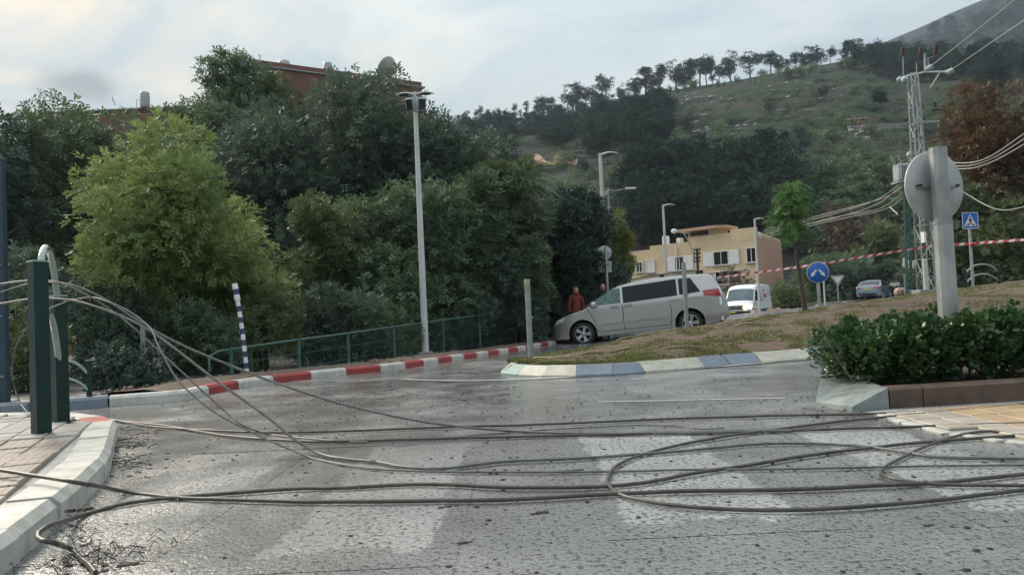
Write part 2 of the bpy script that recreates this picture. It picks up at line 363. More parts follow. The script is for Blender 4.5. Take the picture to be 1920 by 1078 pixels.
# ---- kerbs: a footing with every stone a child
def stone_mesh(w, h, bev, slope=0.0):
    # along local x from 0 to 1; y = 0 is the road face, +y the pavement side
    prof = [(0, -.12), (0+slope*.0, h-bev-slope*.0), (bev+slope, h), (w-.01, h), (w, h-.01), (w, -.12)]
    if slope: prof = [(0, -.12), (0, .025), (slope, h), (w-.01, h), (w, h-.01), (w, -.12)]
    n = len(prof); vs = [(e, a, b) for e in (0, 1) for a, b in prof]
    vs += [(.006 if False else e, a, b) for e in () for a, b in prof]
    fs = [tuple(range(n-1, -1, -1)), tuple(range(n, 2*n))] + [(i, (i+1) % n, n+(i+1) % n, n+i) for i in range(n)]
    return MB().add(vs, fs)
def kerb(name, path2d, length, w, h, bev, mats, side, slope=0.0):
    pts = smoothpath([Vector(p).to_2d() for p in path2d], length)
    rows = []
    for i, p in enumerate(pts):
        q = pts[min(i+1, len(pts)-1)] - pts[max(i-1, 0)]; n = Vector((-q.y, q.x)).normalized()*side
        a = p + n*.02; b = p + n*(w-.02); rows.append([(a.x, a.y, H(a.x, a.y)+.01), (b.x, b.y, H(b.x, b.y)+.01)])
    root = struct(obj(name, MB().grid(rows, 0, False), MA['concrete']))
    base = {}
    rnd = random.Random(len(pts))
    for i in range(len(pts)-1):
        a, b = pts[i], pts[i+1]; mt = mats(i)
        if mt not in base:
            sm = stone_mesh(w, h, bev, slope)
            if side < 0: sm.v = [Vector((v.x, -v.y, v.z)) for v in sm.v]; sm.f = [f[::-1] for f in sm.f]
            me = sm.mesh('kerb_stone'); me.materials.append(MA[mt]); base[mt] = me
        o = link('kerb_stone', base[mt], None, root); d = b-a
        za, zb = H(a.x, a.y), H(b.x, b.y)
        o.location = (a.x+rnd.uniform(-.006, .006), a.y+rnd.uniform(-.006, .006), za+rnd.uniform(-.004, .004)); o.scale = (d.length-.010, 1, 1)
        o.rotation_euler = (0, -math.atan2(zb-za, d.length), math.atan2(d.y, d.x))
    return pts
# far kerb, red and white
far_px = [(345,730),(400,718),(490,704),(630,689),(753,677),(868,662),(961,650),(1036,638)]
far = [G(px, py, .13).to_2d() for px, py in far_px]
far_path = far + [Vector((2.4, 25.2)), Vector((4.6, 30)), Vector((7.8, 38)), Vector((11, 47)), Vector((13, 60)), Vector((14, 74))]
fpts = kerb('red_and_white_kerb', far_path, .70, .16, .11, .03, lambda i: 'kwhite' if i % 2 == 0 else 'kred', 1)
side_path = [G(px, py, .10).to_2d() for px, py in ((-260,775),(-80,765),(60,757),(135,750),(200,746),(255,741),(310,738),(345,735),(385,731))]
spts = kerb('side_entry_kerb', side_path, .8, .18, .12, .03, lambda i: ['kblue','kblue','kblue','kwhite','kwhite','kred','kwhite','kwhite','kwhite'][i % 9], 1)
# the bank behind the far kerb: soil strip that drops away under the trees
def bank(pts, name, mat, offs, inner=.17):
    rows = []
    for i, p in enumerate(pts):
        q = pts[min(i+2, len(pts)-1)] - pts[max(i-2, 0)]; n = Vector((-q.y, q.x)).normalized(); row = []
        for d, z in offs:
            a = p + n*(d+inner); row.append((a.x, a.y, H(p.x, p.y) + z + (.05*mnoise.noise(Vector((a.x*1.3, a.y*1.3, 0))) if d > .1 else 0)))
        rows.append(row)
    return struct(obj(name, MB().grid(rows, 0, True), mat))
OFF = [(0, .10), (.3, .13), (.7, .12), (1.1, .06), (1.6, -.12), (2.4, -.4), (4, -.55), (8, -.6)]
bank(fpts, 'planted_bank', MA['soil'], OFF + [(16, -.62)])
bank(spts, 'side_bank', MA['ground'], [(0, .08), (.4, .08), (1, .0), (2, -.1), (5, -.3), (12, -.5)])
# left pavement
kp = [(-1.30, .9), (-1.60, 1.8), (-1.79, 2.62), (-1.98, 3.30), (-2.28, 4.2), (-2.62, 4.95), (-2.95, 5.62), (-3.25, 6.2), (-3.8, 6.75), (-4.7, 7.05), (-7, 7.3), (-11, 7.5)]
ppts = kerb('pavement_kerb', kp, .5, .21, .128, .035, lambda i: 'kred' if i in (11,) else 'kwhite', 1)
poly = [(p[0], p[1]) for p in [(-1.50, .9), (-1.80, 1.85), (-1.99, 2.70), (-2.18, 3.40), (-2.48, 4.3), (-2.82, 5.05), (-3.12, 5.68), (-3.42, 6.1), (-3.9, 6.5), (-4.8, 6.82), (-7, 7.1), (-11, 7.3)]] + [(-12, 7.3), (-12, .9)]
pave = struct(obj('pavement', MB().prism(poly, -.1, .118), MA['concrete']))
def pavermat(name, c, c2, dash):
    m, t, p = newmat(name); O = objc(t); P = posn(t)
    n = noisen(t, P, 4, 4); col = mixc(t, ramp(t, n, [(.35, 0.), (.65, 1.)]), c2, c)
    if dash:
        br = t.nodes.new('ShaderNodeTexBrick'); t.links.new(O, br.inputs['Vector']); br.inputs['Scale'].default_value = 1.0
        br.inputs['Brick Width'].default_value = .042; br.inputs['Row Height'].default_value = .048; br.inputs['Mortar Size'].default_value = .0; br.offset = .5
        sp = t.nodes.new('ShaderNodeSeparateXYZ'); t.links.new(O, sp.inputs[0])
        def fr(o_, period): return mathn(t, 'ABSOLUTE', mathn(t, 'SUBTRACT', mathn(t, 'FRACT', mathn(t, 'DIVIDE', mathn(t, 'ADD', o_, 1.0), period)), .5))
        a = mathn(t, 'LESS_THAN', fr(sp.outputs[1], .048), .10); b = mathn(t, 'LESS_THAN', fr(sp.outputs[0], .033), .28)
        slot = mathn(t, 'MULTIPLY', a, b)
        col = mixc(t, mathn(t, 'MULTIPLY', slot, .8), col, (.05, .042, .036))
        t.links.new(bumpn(t, mathn(t, 'SUBTRACT', mathn(t, 'MULTIPLY', noisen(t, P, 90, 3), .2), slot), .8, .006), p.inputs['Normal'])
    else: t.links.new(bumpn(t, noisen(t, P, 90, 3), .5, .003), p.inputs['Normal'])
    t.links.new(col, p.inputs['Base Color']); p.inputs['Roughness'].default_value = .45; return m
MA['pav'] = pavermat('slotted_pinkish_paver', (.29, .235, .20), (.17, .14, .122), True)
MA['pav2'] = pavermat('grey_paver', (.33, .315, .30), (.21, .20, .19), False)
MA['pavy'] = pavermat('ochre_paver', (.44, .315, .19), (.33, .23, .14), False)
MA['pavg'] = pavermat('wet_beige_paver', (.42, .37, .31), (.30, .26, .22), False)
tile = {}
for k in ('pav', 'pav2', 'pavy', 'pavg'):
    me = MB().box((0, 0, 0), (.196, .196, .06), bev=.006).mesh('paver'); me.materials.append(MA[k]); tile[k] = me
rnd = random.Random(4)
ax = Vector((-.377, .926)); pxv = Vector((-.926, -.377))
def inside(pt, pl):
    c = False; j = len(pl)-1
    for i in range(len(pl)):
        if (pl[i][1] > pt[1]) != (pl[j][1] > pt[1]) and pt[0] < (pl[j][0]-pl[i][0])*(pt[1]-pl[i][1])/(pl[j][1]-pl[i][1])+pl[i][0]: c = not c
        j = i
    return c
org = Vector((-1.92, 2.30)); cnt = 0
for i in range(-4, 30):
    for j in range(0, 13):
        c = org + ax*(.2*i) + pxv*(.2*j)
        if not inside((c.x+.09, c.y), poly) or not inside((c.x, c.y+.07), poly) or c.x < -4.7: continue
        px_, py_ = c.x/c.y, c.y
        if c.x/c.y < -.80 or c.y < 2.0: continue
        if cnt >= 290: break
        cnt += 1
        k = 'pav' if c.y < 5.05+.1*j else 'pav2'
        o = link('paver', tile[k], None, pave)
        o.location = (c.x, c.y, .103+rnd.uniform(-.003, .005)+.012*math.sin(c.x*3.1)*math.cos(c.y*2.3)); o.rotation_euler = (rnd.uniform(-.012, .012), rnd.uniform(-.012, .012), math.atan2(ax.y, ax.x)+rnd.uniform(-.008, .008))
# centre island ahead: kerbed, crowned, soil and grass
isl_px = [(930,684),(950,686),(1000,688),(1060,688),(1130,686),(1180,683),(1245,678),(1310,673),(1370,667),(1470,660),(1545,653)]
isl = [Vector((.55, 12.6)), Vector((.02, 11.5)), Vector((-.24, 10.75)), Vector((-.12, 10.3))] + [G(px, py, .13).to_2d() for px, py in isl_px[2:]] + [Vector((6.2, 11.9)), Vector((9, 13.2)), Vector((13, 14.6)), Vector((20, 15.5)), Vector((30, 16))]
cols = ['kcream','kcream','kwhite','kgreen','kcream','kcream','kblue','kblue','kcream','kcream','kblue','kblue','kcream','kcream']
ipts = kerb('blue_and_white_island_kerb', isl, .46, .22, .14, .02, lambda i: ['kwhite','kwhite','kwhite','kwhite','kwhite','kgreen','kcream','kcream','kblue','kblue','kcream','kcream','kblue','kblue','kcream','kcream','kblue','kblue','kcream','kcream','kblue','kblue'][i] if i < 22 else ('kcream' if (i//2) % 2 else 'kblue'), 1, slope=.15)
near_edge = smoothpath([(-.10, 11.0), (.0, 10.75), (.35, 10.2), (.7, 9.98), (1.1, 9.87), (1.9, 10.1), (2.9, 10.6), (4.4, 11.2), (6.2, 12.15), (9, 13.5), (13, 14.9), (20, 15.8), (30, 16.3)], .8)
far_edge0 = [(.0, 11.3), (.5, 12.7), (1.2, 14.8), (2.3, 17.2), (4.2, 19.2), (6.6, 21.5), (9.5, 24.5), (14, 27.5), (20, 30), (30, 31.5)]
def resample(pts, n):
    p = smoothpath(pts, .1); return [p[int(round(i*(len(p)-1)/(n-1)))] for i in range(n)]
NI = 60
ne, fe = resample([tuple(p) for p in near_edge], NI), resample(far_edge0, NI)
def island_z(x, y, v):
    return H(x, y) + .125 + .25*math.sin(math.pi*min(1, v*1.1))*S(x, .2, 3)*(1-.5*S(x, 6, 14)) + .03*mnoise.noise(Vector((x*1.1, y*1.1, 3)))*(1 if .05 < v < .95 else 0)
rows = []
for i in range(NI):
    row = []
    for j in range(19):
        v = j/18; p = ne[i].lerp(fe[i], v); row.append((p.x, p.y, island_z(p.x, p.y, v)))
    rows.append(row)
island_rows = rows
struct(obj('island', MB().grid(rows, 0, True), MA['island']))
fkp = kerb('far_island_kerb', far_edge0, .9, .16, .12, .03, lambda i: 'kcream' if i % 2 else 'kwhite', -1)
def island_pt(u, v):
    i = min(NI-1.001, u*(NI-1)); j = min(17.999, v*18); a, b = int(i), int(j); f, g = i-a, j-b
    q = lambda r_, c_: Vector(island_rows[r_][c_])
    return q(a, b).lerp(q(a+1, b), f).lerp(q(a, b+1).lerp(q(a+1, b+1), f), g)
# land on the right behind the island, carrying sign, guard rail and pylon
rows = [[(x, y, H(x, y)+.02+.04*mnoise.noise(Vector((x*.7, y*.7, 8)))) for x in [15+1.2*i for i in range(60)]] for y in [25.5+.02*0+.9*j for j in range(28)]]
struct(obj('right_verge', MB().grid(rows, 0, True), MA['island']))
# hedge island with refuge paving
hp = [(2.36, 5.98), (2.47, 5.62), (2.75, 5.62), (3.4, 5.70), (4.2, 5.80), (6.5, 6.1), (9, 6.5), (9, 8.6), (6, 8.3), (3.6, 7.5), (2.7, 6.7)]
bed = struct(obj('hedge_bed', MB().prism([(p[0], p[1]) for p in [(2.72,5.80),(3.4,5.86),(4.2,5.96),(6.5,6.26),(8.8,6.65),(8.8,8.4),(6,8.1),(3.7,7.3),(2.85,6.6)]], -.1, .10), MA['soil']))
def wallkerb(pts, h, mat, root):
    for a, b in zip(pts[:-1], pts[1:]):
        a, b = Vector(a), Vector(b); d = b-a; n = Vector((-d.y, d.x)).normalized()
        mb = MB(); w = .14; L = d.length-.008
        prof = [(0, -.1), (0, h-.02), (.02, h), (w, h), (w, -.1)]
        vs = [(e, q[0], q[1]) for e in (0, L) for q in prof]
        fs = [(4,3,2,1,0), (5,6,7,8,9)] + [(i, (i+1) % 5, 5+(i+1) % 5, 5+i) for i in range(5)]
        o = obj('kerb_stone', mb.add(vs, fs), MA[mat], root); o.location = (a.x, a.y, 0); o.rotation_euler = (0, 0, math.atan2(d.y, d.x))
wallkerb([(2.74, 5.64), (3.0, 5.66), (4.0, 5.78), (5.0, 5.90), (6.0, 6.02), (7.0, 6.14), (8.0, 6.26), (9.0, 6.4)], .155, 'brownconc', bed)
# sloping nose of the hedge island
mb = MB(); vs = [(2.33, 5.99, -.05), (2.45, 5.62, -.05), (2.73, 5.64, -.05), (2.86, 6.55, -.05), (2.60, 6.55, -.05),
                 (2.33, 5.99, .03), (2.45, 5.62, .03), (2.73, 5.64, .155), (2.86, 6.55, .155), (2.60, 6.55, .155)]
mb.add(vs, [(4,3,2,1,0), (5,6,7), (5,7,8,9), (0,1,6,5), (1,2,7,6), (2,3,8,7), (3,4,9,8), (4,0,5,9)])
obj('sloping_nose_stone', mb, M('wet_grey_nose_stone', (.27, .30, .295), .3, sc=7, c2=(.15, .17, .17), bump=.004), bed)
# refuge paving on the right
rp = [(2.50, 5.50), (2.72, 5.60), (4.0, 5.74), (6.5, 6.0), (6.5, 3.6), (3.05, 3.75), (2.62, 4.30), (2.55, 4.6)]
ref = struct(obj('refuge_paving', MB().prism(rp, -.08, .004), MA['concrete']))
cnt = 0
for i in range(22):
    for j in range(18):
        c = Vector((2.66+.2*i, 3.7+.2*j)); c = Vector((c.x, c.y+.11*(c.x-2.66)))
        if not all(inside((c.x+a, c.y+b), rp) for a in (-.1, .1) for b in (-.1, .1)): continue
        o = link('paver', tile['pavg' if c.x < 3.05 - .05*(c.y-4) else 'pavy'], None, ref); cnt += 1
        o.location = (c.x, c.y, -.010+rnd.uniform(-.002, .003)); o.rotation_euler = (rnd.uniform(-.008, .008), rnd.uniform(-.008, .008), .11+rnd.uniform(-.01, .01))
for a, b in (((2.53, 5.44), (2.50, 4.97)), ((2.50, 4.95), (2.52, 4.5)), ((2.53, 4.48), (2.63, 4.2)), ((2.65, 4.18), (3.02, 3.72))):
    a, b = Vector(a), Vector(b); d = b-a
    o = obj('edging_stone', MB().box((d.length/2, 0, -.02), (d.length-.004, .07, .066), bev=.003), MA['kwhite'], ref); o.location = (a.x, a.y, .0); o.rotation_euler = (0, 0, math.atan2(d.y, d.x))
# ------------------------------------------------------------------ hills
def interp(pts, x):
    if x <= pts[0][0]: return pts[0][1]
    for (a, b), (c, d) in zip(pts[:-1], pts[1:]):
        if x <= c: return b + (d-b)*(x-a)/(c-a)
    return pts[-1][1]
RIDGE = [(-600,500),(0,420),(400,340),(700,280),(880,240),(1000,233),(1060,215),(1130,201),(1200,182),(1270,170),(1330,161),(1400,151),(1450,141),(1520,130),(1600,115),(1650,112),(1720,120),(1800,118),(1920,108),(2300,80),(2900,60)]
FRIDGE = [(1300,260),(1450,190),(1560,137),(1600,116),(1650,96),(1700,73),(1760,49),(1820,22),(1890,-6),(2000,-55),(2300,-150),(2900,-230)]
def hill_fn(ridge, Y0, Y1, z0, amp, shape=.85):
    def fn(px, v):
        vv = min(v, 1.0); Y = Y0 + (Y1-Y0)*vv
        zr = D(px, interp(ridge, px), Y1).z
        z = z0 + (zr-z0)*(vv**shape)
        x = (px-960)/FPX*Y
        z += amp*math.sin(math.pi*vv)*(mnoise.noise(Vector((x*.02, Y*.02, 1)))*1.4 + .5*mnoise.noise(Vector((x*.07, Y*.07, 5))))
        z += amp*.16*math.sin(z*1.1)*math.sin(math.pi*vv)          # old terraces
        if v > 1: Y = Y1*(1+(v-1)*1.2); x = (px-960)/FPX*Y; z = zr - (v-1)*(v-1)*Y1*2.2
        return Vector((x, Y, z))
    return fn
hillA = hill_fn(RIDGE, 92, 360, .2, 3.2)
hillB = hill_fn(FRIDGE, 420, 1000, 60, 9)
def hillmat(name, g, b, r_, s):
    m, t, p = newmat(name); P = posn(t)
    mp = t.nodes.new('ShaderNodeMapping'); t.links.new(P, mp.inputs[0]); mp.inputs['Scale'].default_value = (.35*s, .35*s, 1.5*s)
    n1 = noisen(t, mp.outputs[0], .12, 5, .6); n2 = noisen(t, P, .05*s, 4, .6); n3 = noisen(t, mp.outputs[0], .55, 4, .7)
    c = mixc(t, ramp(t, n1, [(.42, 0.), (.58, 1.)]), g, b)
    c = mixc(t, ramp(t, n2, [(.45, 0.), (.62, .75)]), c, (g[0]*.55, g[1]*.6, g[2]*.8))
    c = mixc(t, ramp(t, n3, [(.60, 0.), (.70, .75)]), c, r_)
    t.links.new(c, p.inputs['Base Color']); p.inputs['Roughness'].default_value = .95; p.inputs['Specular IOR Level'].default_value = .1
    t.links.new(bumpn(t, n3, .8, 1.0), p.inputs['Normal']); return m
MA['hill'] = hillmat('scrubby_hillside', (.03, .047, .028), (.046, .04, .033), (.15, .14, .12), 1.0)
MA['hill2'] = hillmat('far_dry_hillside', (.014, .021, .022), (.023, .024, .027), (.06, .058, .058), .5)
def hillobj(name, fn, pxs, nv, mat):
    rows = [[tuple(fn(px, (1.25*j/nv))) for j in range(nv+1)] for px in pxs]
    return struct(obj(name, MB().grid(rows, 0, True), mat))
hillobj('hill', hillA, [-600+25*i for i in range(141)], 110, MA['hill'])
hillobj('far_hill', hillB, [1300+25*i for i in range(65)], 60, MA['hill2'])
def project(p):
    q = np.array(p)-_C; w = q@_f; return 960+FPX*(q@_r)/w, 539-FPX*(q@_u)/w
def hill_at(px, py, fn=hillA):
    best = None
    ppx = px
    for _ in range(3):
        lo, hi = 0.0, 1.0
        for _ in range(18):
            m = (lo+hi)/2
            if project(fn(ppx, m))[1] > py: lo = m
            else: hi = m
        q = fn(ppx, lo); ppx += px - project(q)[0]
    return q
# ------------------------------------------------------------------ foliage
def unit(a): return a/np.maximum(np.linalg.norm(a, axis=1, keepdims=True), 1e-9)
def sprays(centres, n, L, W, k, rng, droop=.35, shell=.6, spray=None, up=0.0):
    C_ = np.asarray(centres, float); w = C_[:, 3]**2; idx = rng.choice(len(C_), n, p=w/w.sum())
    d = unit(rng.normal(size=(n, 3))); rr = C_[idx, 3]*(shell + (1-shell)*rng.random(n)**.6)*rng.uniform(.82, 1.12, n)
    p = C_[idx, :3] + d*rr[:, None]*np.array([1, 1, .85])
    s = unit(d*.8 + rng.normal(size=(n, 3))*.45 + np.array([0, 0, up-droop]))
    t = unit(np.cross(s, unit(np.array([0, 0, 1.0]) + rng.normal(size=(n, 3))*.5)))
    nr = np.cross(s, t); SL = spray if spray else L*1.6
    Vs = []
    for j in range(k):
        sg = -1 if j % 2 else 1; al = ((j//2)+.4)/max(1, (k+1)//2)*SL
        if k == 1: sg = 0
        b = p + s*al
        l = unit(s*.6 + t*sg*.8 + nr*(-.25) + rng.normal(size=(n, 3))*.18)
        ll = L*rng.uniform(.7, 1.2, n)[:, None]; wv = unit(np.cross(nr, l))*(W/2)
        Vs.append(np.stack([b, b+l*ll*.5+wv, b+l*ll, b+l*ll*.5-wv], axis=1))
    V = np.stack(Vs, axis=1).reshape(-1, 3)
    return V, np.arange(len(V)).reshape(-1, 4)
def blobs(rng, n, R_, zc, zr, br, flat=.0, taper=0.0):
    """clump centres spread through an ellipsoidal crown envelope; local to (0,0)."""
    out = []
    for _ in range(n):
        d = unit(rng.normal(size=(1, 3)))[0]; f = rng.random()**.45*.98
        tz = d[2]*f
        rx = R_*(1 - taper*max(0, tz))
        out.append((d[0]*f*rx, d[1]*f*rx, zc+tz*zr, br*rng.uniform(.7, 1.3)))
    return out
def trunk_mb(h0, h1, r, cs, rng, lean=0.0, nl=9):
    mb = MB(); pts = []
    for i in range(7):
        t = i/6; pts.append((lean*t + .05*h1*math.sin(2.1*t)*.3, .03*h1*math.sin(3*t), h0+(h1-h0)*t))
    mb.tube(pts, [r*(1.25 if i == 0 else 1-.11*i) for i in range(7)], 8)
    cs = sorted(cs, key=lambda c: -c[3])[:nl*2:2]
    for c in cs:
        k = int(rng.integers(2, 6)); a = Vector(pts[k]); b = Vector(c[:3]); mid = a.lerp(b, .5) + Vector((0, 0, .12*(b-a).length))
        mb.tube([a, mid, b], [r*.42, r*.28, r*.1], 6)
    return mb
LM = {}
LM['light'] = leafmat('fresh_green_leaf', (.27, .34, .115), (.155, .215, .08), .38)
LM['mid'] = leafmat('mid_green_leaf', (.15, .215, .115), (.08, .125, .072), .3)
LM['dark'] = leafmat('dark_green_leaf', (.12, .172, .118), (.062, .096, .072), .3)
LM['olive'] = leafmat('olive_green_leaf', (.15, .185, .08), (.08, .11, .052), .3)
LM['conifer'] = leafmat('blackish_green_leaf', (.075, .115, .088), (.038, .064, .054), .15)
LM['pine'] = leafmat('pine_needle', (.045, .075, .058), (.022, .04, .034), .2, rough=.9, sc=.12, spec=.03)
LM['yellow'] = leafmat('yellow_green_leaf', (.22, .23, .06), (.12, .14, .04), .35)
LM['autumn'] = leafmat('rusty_autumn_leaf', (.17, .085, .04), (.075, .055, .032), .3)
LM['brown'] = leafmat('dry_brown_leaf', (.13, .10, .065), (.07, .058, .04), .25)
LM['hedge'] = leafmat('glossy_hedge_leaf', (.055, .12, .03), (.018, .05, .02), .2, .3, 3.0, .5)
LM['young'] = leafmat('feathery_green_leaf', (.15, .27, .09), (.08, .17, .06), .35)
LM['grass'] = leafmat('grass_blade', (.17, .20, .055), (.085, .095, .035), .3, .6, 2.0)
LM['redleaf'] = leafmat('red_leaf', (.30, .06, .03), (.16, .05, .03), .3)
def tree(name, label, cat, pxc, top, half, bot, Y, mat, n, L, seed, group=None, nb=30, br=.36, k=6, W=None, taper=.35, base=None, droop=.35, shell=.55, rt=None, depth=1.0, dens2=None):
    rng = np.random.default_rng(seed)
    c = D(pxc, (top+bot)/2, Y); zt, zb = D(pxc, top, Y).z, D(pxc, bot, Y).z
    R_ = half/FPX*Y; zr = (zt-zb)/2; z0 = (H(c.x, Y)-.6) if base is None else base
    root = thing(name, label, cat, (c.x, Y, z0), 0, group)
    b0 = br*min(R_, zr)
    cs = blobs(rng, nb, R_-b0*.35, (zt+zb)/2-z0, zr-b0*.25, b0, taper=taper)
    for q in range(len(cs)): cs[q] = (cs[q][0], cs[q][1]*depth, cs[q][2], cs[q][3])
    V, Fc = sprays(cs, n, L, W or L*.38, k, rng, droop, shell)
    cr = link('crown', npmesh('crown', V, Fc), LM[mat], root)
    obj('trunk', trunk_mb(0, (zt-z0)*.78, rt or .045*(zt-z0)*.6, cs, rng), MA['bark'], root)
    return root
# ---- trees on the left, behind the fence
T = tree
G1 = 'trees behind the green fence'
T('broadleaf_tree', 'bright fresh green round tree standing out at the front of the left grove', 'tree', 330, 262, 222, 650, 15.5, 'light', 11500, .105, 1, G1, 46, .30, 8, .034, .45)
T('broadleaf_tree', 'dark feathery tree cut off by the left edge of the picture', 'tree', -60, 205, 150, 520, 22, 'dark', 5200, .17, 2, G1, 26, .36, 6)
T('broadleaf_tree', 'dark green tree in front of the red wall at upper left', 'tree', 190, 186, 175, 580, 25, 'mid', 8500, .17, 3, G1, 44, .32, 6, taper=.1)
T('broadleaf_tree', 'dark tree half covering the left end of the red wall', 'tree', 95, 240, 110, 540, 28, 'dark', 4200, .18, 23, G1, 28, .34, 6, taper=.1)
T('broadleaf_tree', 'dark tree covering the middle of the long red wall', 'tree', 385, 150, 120, 520, 34, 'mid', 3600, .20, 24, G1, 40, .24, 6, taper=.5)
T('broadleaf_tree', 'brownish dark tree under the roof corner of the tall building', 'tree', 540, 128, 80, 480, 34, 'olive', 5000, .19, 25, G1, 36, .3, 6, taper=.1)
T('broadleaf_tree', 'tall tree with thin open top, highest of the left grove', 'tree', 455, 88, 150, 520, 33, 'mid', 7500, .20, 4, G1, 44, .27, 6, taper=.75)
T('broadleaf_tree', 'broad dark tree reaching the roof line left of the floodlight mast', 'tree', 585, 112, 205, 600, 29, 'dark', 11500, .18, 5, G1, 56, .30, 6, taper=.15)
T('broadleaf_tree', 'dark tree below the satellite dish behind the floodlight mast', 'tree', 720, 136, 175, 600, 27, 'dark', 8500, .18, 6, G1, 50, .30, 6, taper=.25)
T('broadleaf_tree', 'dark rounded tree right of the floodlight mast', 'tree', 870, 192, 140, 600, 26, 'dark', 8000, .17, 7, G1, 44, .32, 6, taper=.25)
T('broadleaf_tree', 'low mid green tree behind the foot of the floodlight mast', 'tree', 760, 330, 190, 650, 21.5, 'mid', 8000, .14, 8, G1, 40, .30, 6)
T('broadleaf_tree', 'olive toned tree between the bright tree and the floodlight mast', 'tree', 600, 350, 100, 640, 19.5, 'olive', 4200, .13, 9, G1, 30, .30, 6)
T('broadleaf_tree', 'grey green tree at the right end of the grove', 'tree', 945, 262, 85, 600, 22.4, 'mid', 4500, .16, 10, G1, 30, .32, 6)
T('conifer_tree', 'blackish green tree behind the second street lamp', 'tree', 1085, 352, 84, 560, 25.8, 'conifer', 6000, .17, 11, G1, 30, .34, 5, taper=.5)
T('broadleaf_tree', 'dense mid green tree left of the round sign back', 'tree', 1020, 425, 130, 640, 27, 'mid', 7000, .14, 12, G1, 36, .32, 6)
T('broadleaf_tree', 'small yellow green tree in front of the cream building', 'tree', 1150, 385, 36, 560, 33, 'yellow', 1800, .17, 13, G1, 16, .4, 6)
T('broadleaf_tree', 'green tree right beside the sign back, against the cream wall', 'tree', 1128, 470, 36, 640, 30, 'mid', 2500, .14, 14, G1, 18, .38, 6)
# palm-like reed tuft at the edge of the grove
def frond_plant(name, label, pxc, top, bot, half, Y, n, seed, mat):
    rng = random.Random(seed); a = D(pxc, bot, Y); h = D(pxc, top, Y).z-a.z; w = half/FPX*Y; z0 = H(a.x, Y)-.6
    root = thing(name, label, 'palm', (a.x, Y, z0)); V = []; Fc = []
    ch = (a.z-z0) + h*.55
    for i in range(n):
        th = rng.uniform(0, 2*math.pi); el = rng.uniform(-.3, 1.25); ln = w*rng.uniform(.8, 1.25)
        d = Vector((math.cos(th)*math.cos(el), math.sin(th)*math.cos(el), math.sin(el)))
        prev = Vector((0, 0, ch)); pts = [prev.copy()]
        for s_ in range(7):
            d = (d + Vector((0, 0, -.17))).normalized(); prev = prev + d*ln/7; pts.append(prev.copy())
        sd = d.cross(Vector((0, 0, 1))).normalized()
        for s_ in range(1, 8):
            for sg in (-1, 1):
                for q_ in range(2):
                    b = pts[s_].lerp(pts[s_-1], q_*.5); l = (sd*sg*.8 + (pts[s_]-pts[s_-1]).normalized()*.6 + Vector((0, 0, -.35))).normalized()*ln*.2
                    wv = (pts[s_]-pts[s_-1]).normalized()*.035; bi = len(V)
                    V += [b-wv, b+wv, b+l+wv*.2, b+l-wv*.2]; Fc.append((bi, bi+1, bi+2, bi+3))
    link('fronds', npmesh('fronds', [tuple(v) for v in V], Fc), LM[mat], root)
    obj('trunk', MB().tube([(0, 0, 0), (.05, 0, ch*.5), (0, 0, ch)], [.2, .17, .15], 10), MA['bark'], root)
frond_plant('palm_tree', 'drooping pale palm at the right edge of the left grove', 962, 285, 440, 75, 23.2, 130, 3, 'olive')
frond_plant('palm_tree', 'low shaggy palm below the drooping one, behind the bollard', 968, 385, 540, 62, 22.8, 120, 5, 'brown')
# ---- understorey shrubs
def shrub(label, pxc, top, half, bot, Y, mat, n, L, seed, group='shrubs under the left trees', k=5, nb=14, base=None, W=None, cat='shrub'):
    rng = np.random.default_rng(seed); c = D(pxc, (top+bot)/2, Y); zt, zb = D(pxc, top, Y).z, D(pxc, bot, Y).z; R_ = half/FPX*Y
    z0 = (H(c.x, Y)-.55) if base is None else base; zb = min(zb, z0+.2)
    root = thing('shrub', label, cat, (c.x, Y, z0), 0, group); zr = (zt-zb)/2; b0 = .4*min(R_, zr)
    cs = blobs(rng, nb, R_-b0*.5, (zt+zb)/2-z0, zr-b0*.5, b0, taper=.2)
    V, Fc = sprays(cs, n, L, W or L*.42, k, rng, .2, .5)
    link('foliage', npmesh('foliage', V, Fc), LM[mat], root)
    mb = MB()
    for q in cs[:7]: mb.tube([(0, 0, 0), (q[0]*.6, q[1]*.6, q[2]*.6), q[:3]], [.03, .02, .008], 5)
    obj('stems', mb, MA['bark'], root); return root
for a in (('dark shrub behind the tall green posts at far left', 60, 420, 130, 760, 14.5, 'dark', 3600, .10, 31),
          ('yellowish green bush low behind the left guard rail', 35, 560, 75, 760, 11.5, 'olive', 1600, .08, 32),
          ('dark shrub under the bright green tree, left side', 215, 520, 130, 740, 14.0, 'dark', 3400, .09, 33),
          ('dark shrub under the bright green tree, right side', 380, 560, 110, 720, 14.2, 'mid', 3000, .09, 34),
          ('olive shrub behind the blue and white striped post', 500, 500, 90, 710, 15.5, 'olive', 2600, .09, 35),
          ('dark shrub behind the fence left of the mast', 620, 510, 110, 690, 17.0, 'dark', 3000, .10, 36),
          ('mid green shrub behind the fence next to the mast', 700, 530, 100, 680, 17.5, 'mid', 2800, .10, 37),
          ('dark shrub behind the fence right of the mast', 850, 500, 110, 660, 21.5, 'dark', 3000, .11, 38),
          ('deep green shrub at the end of the fence', 960, 480, 110, 650, 25.5, 'mid', 3000, .12, 39),
          ('dark shrub behind the nose of the silver minivan', 1085, 500, 85, 650, 29.0, 'dark', 2400, .12, 40),
          ('dark green bush in front of the two palms', 960, 470, 75, 640, 21.9, 'dark', 2600, .11, 42),
          ('dark heap of low growth by the side entry', 245, 640, 80, 740, 11.2, 'conifer', 1500, .07, 41)):
    shrub(*a)
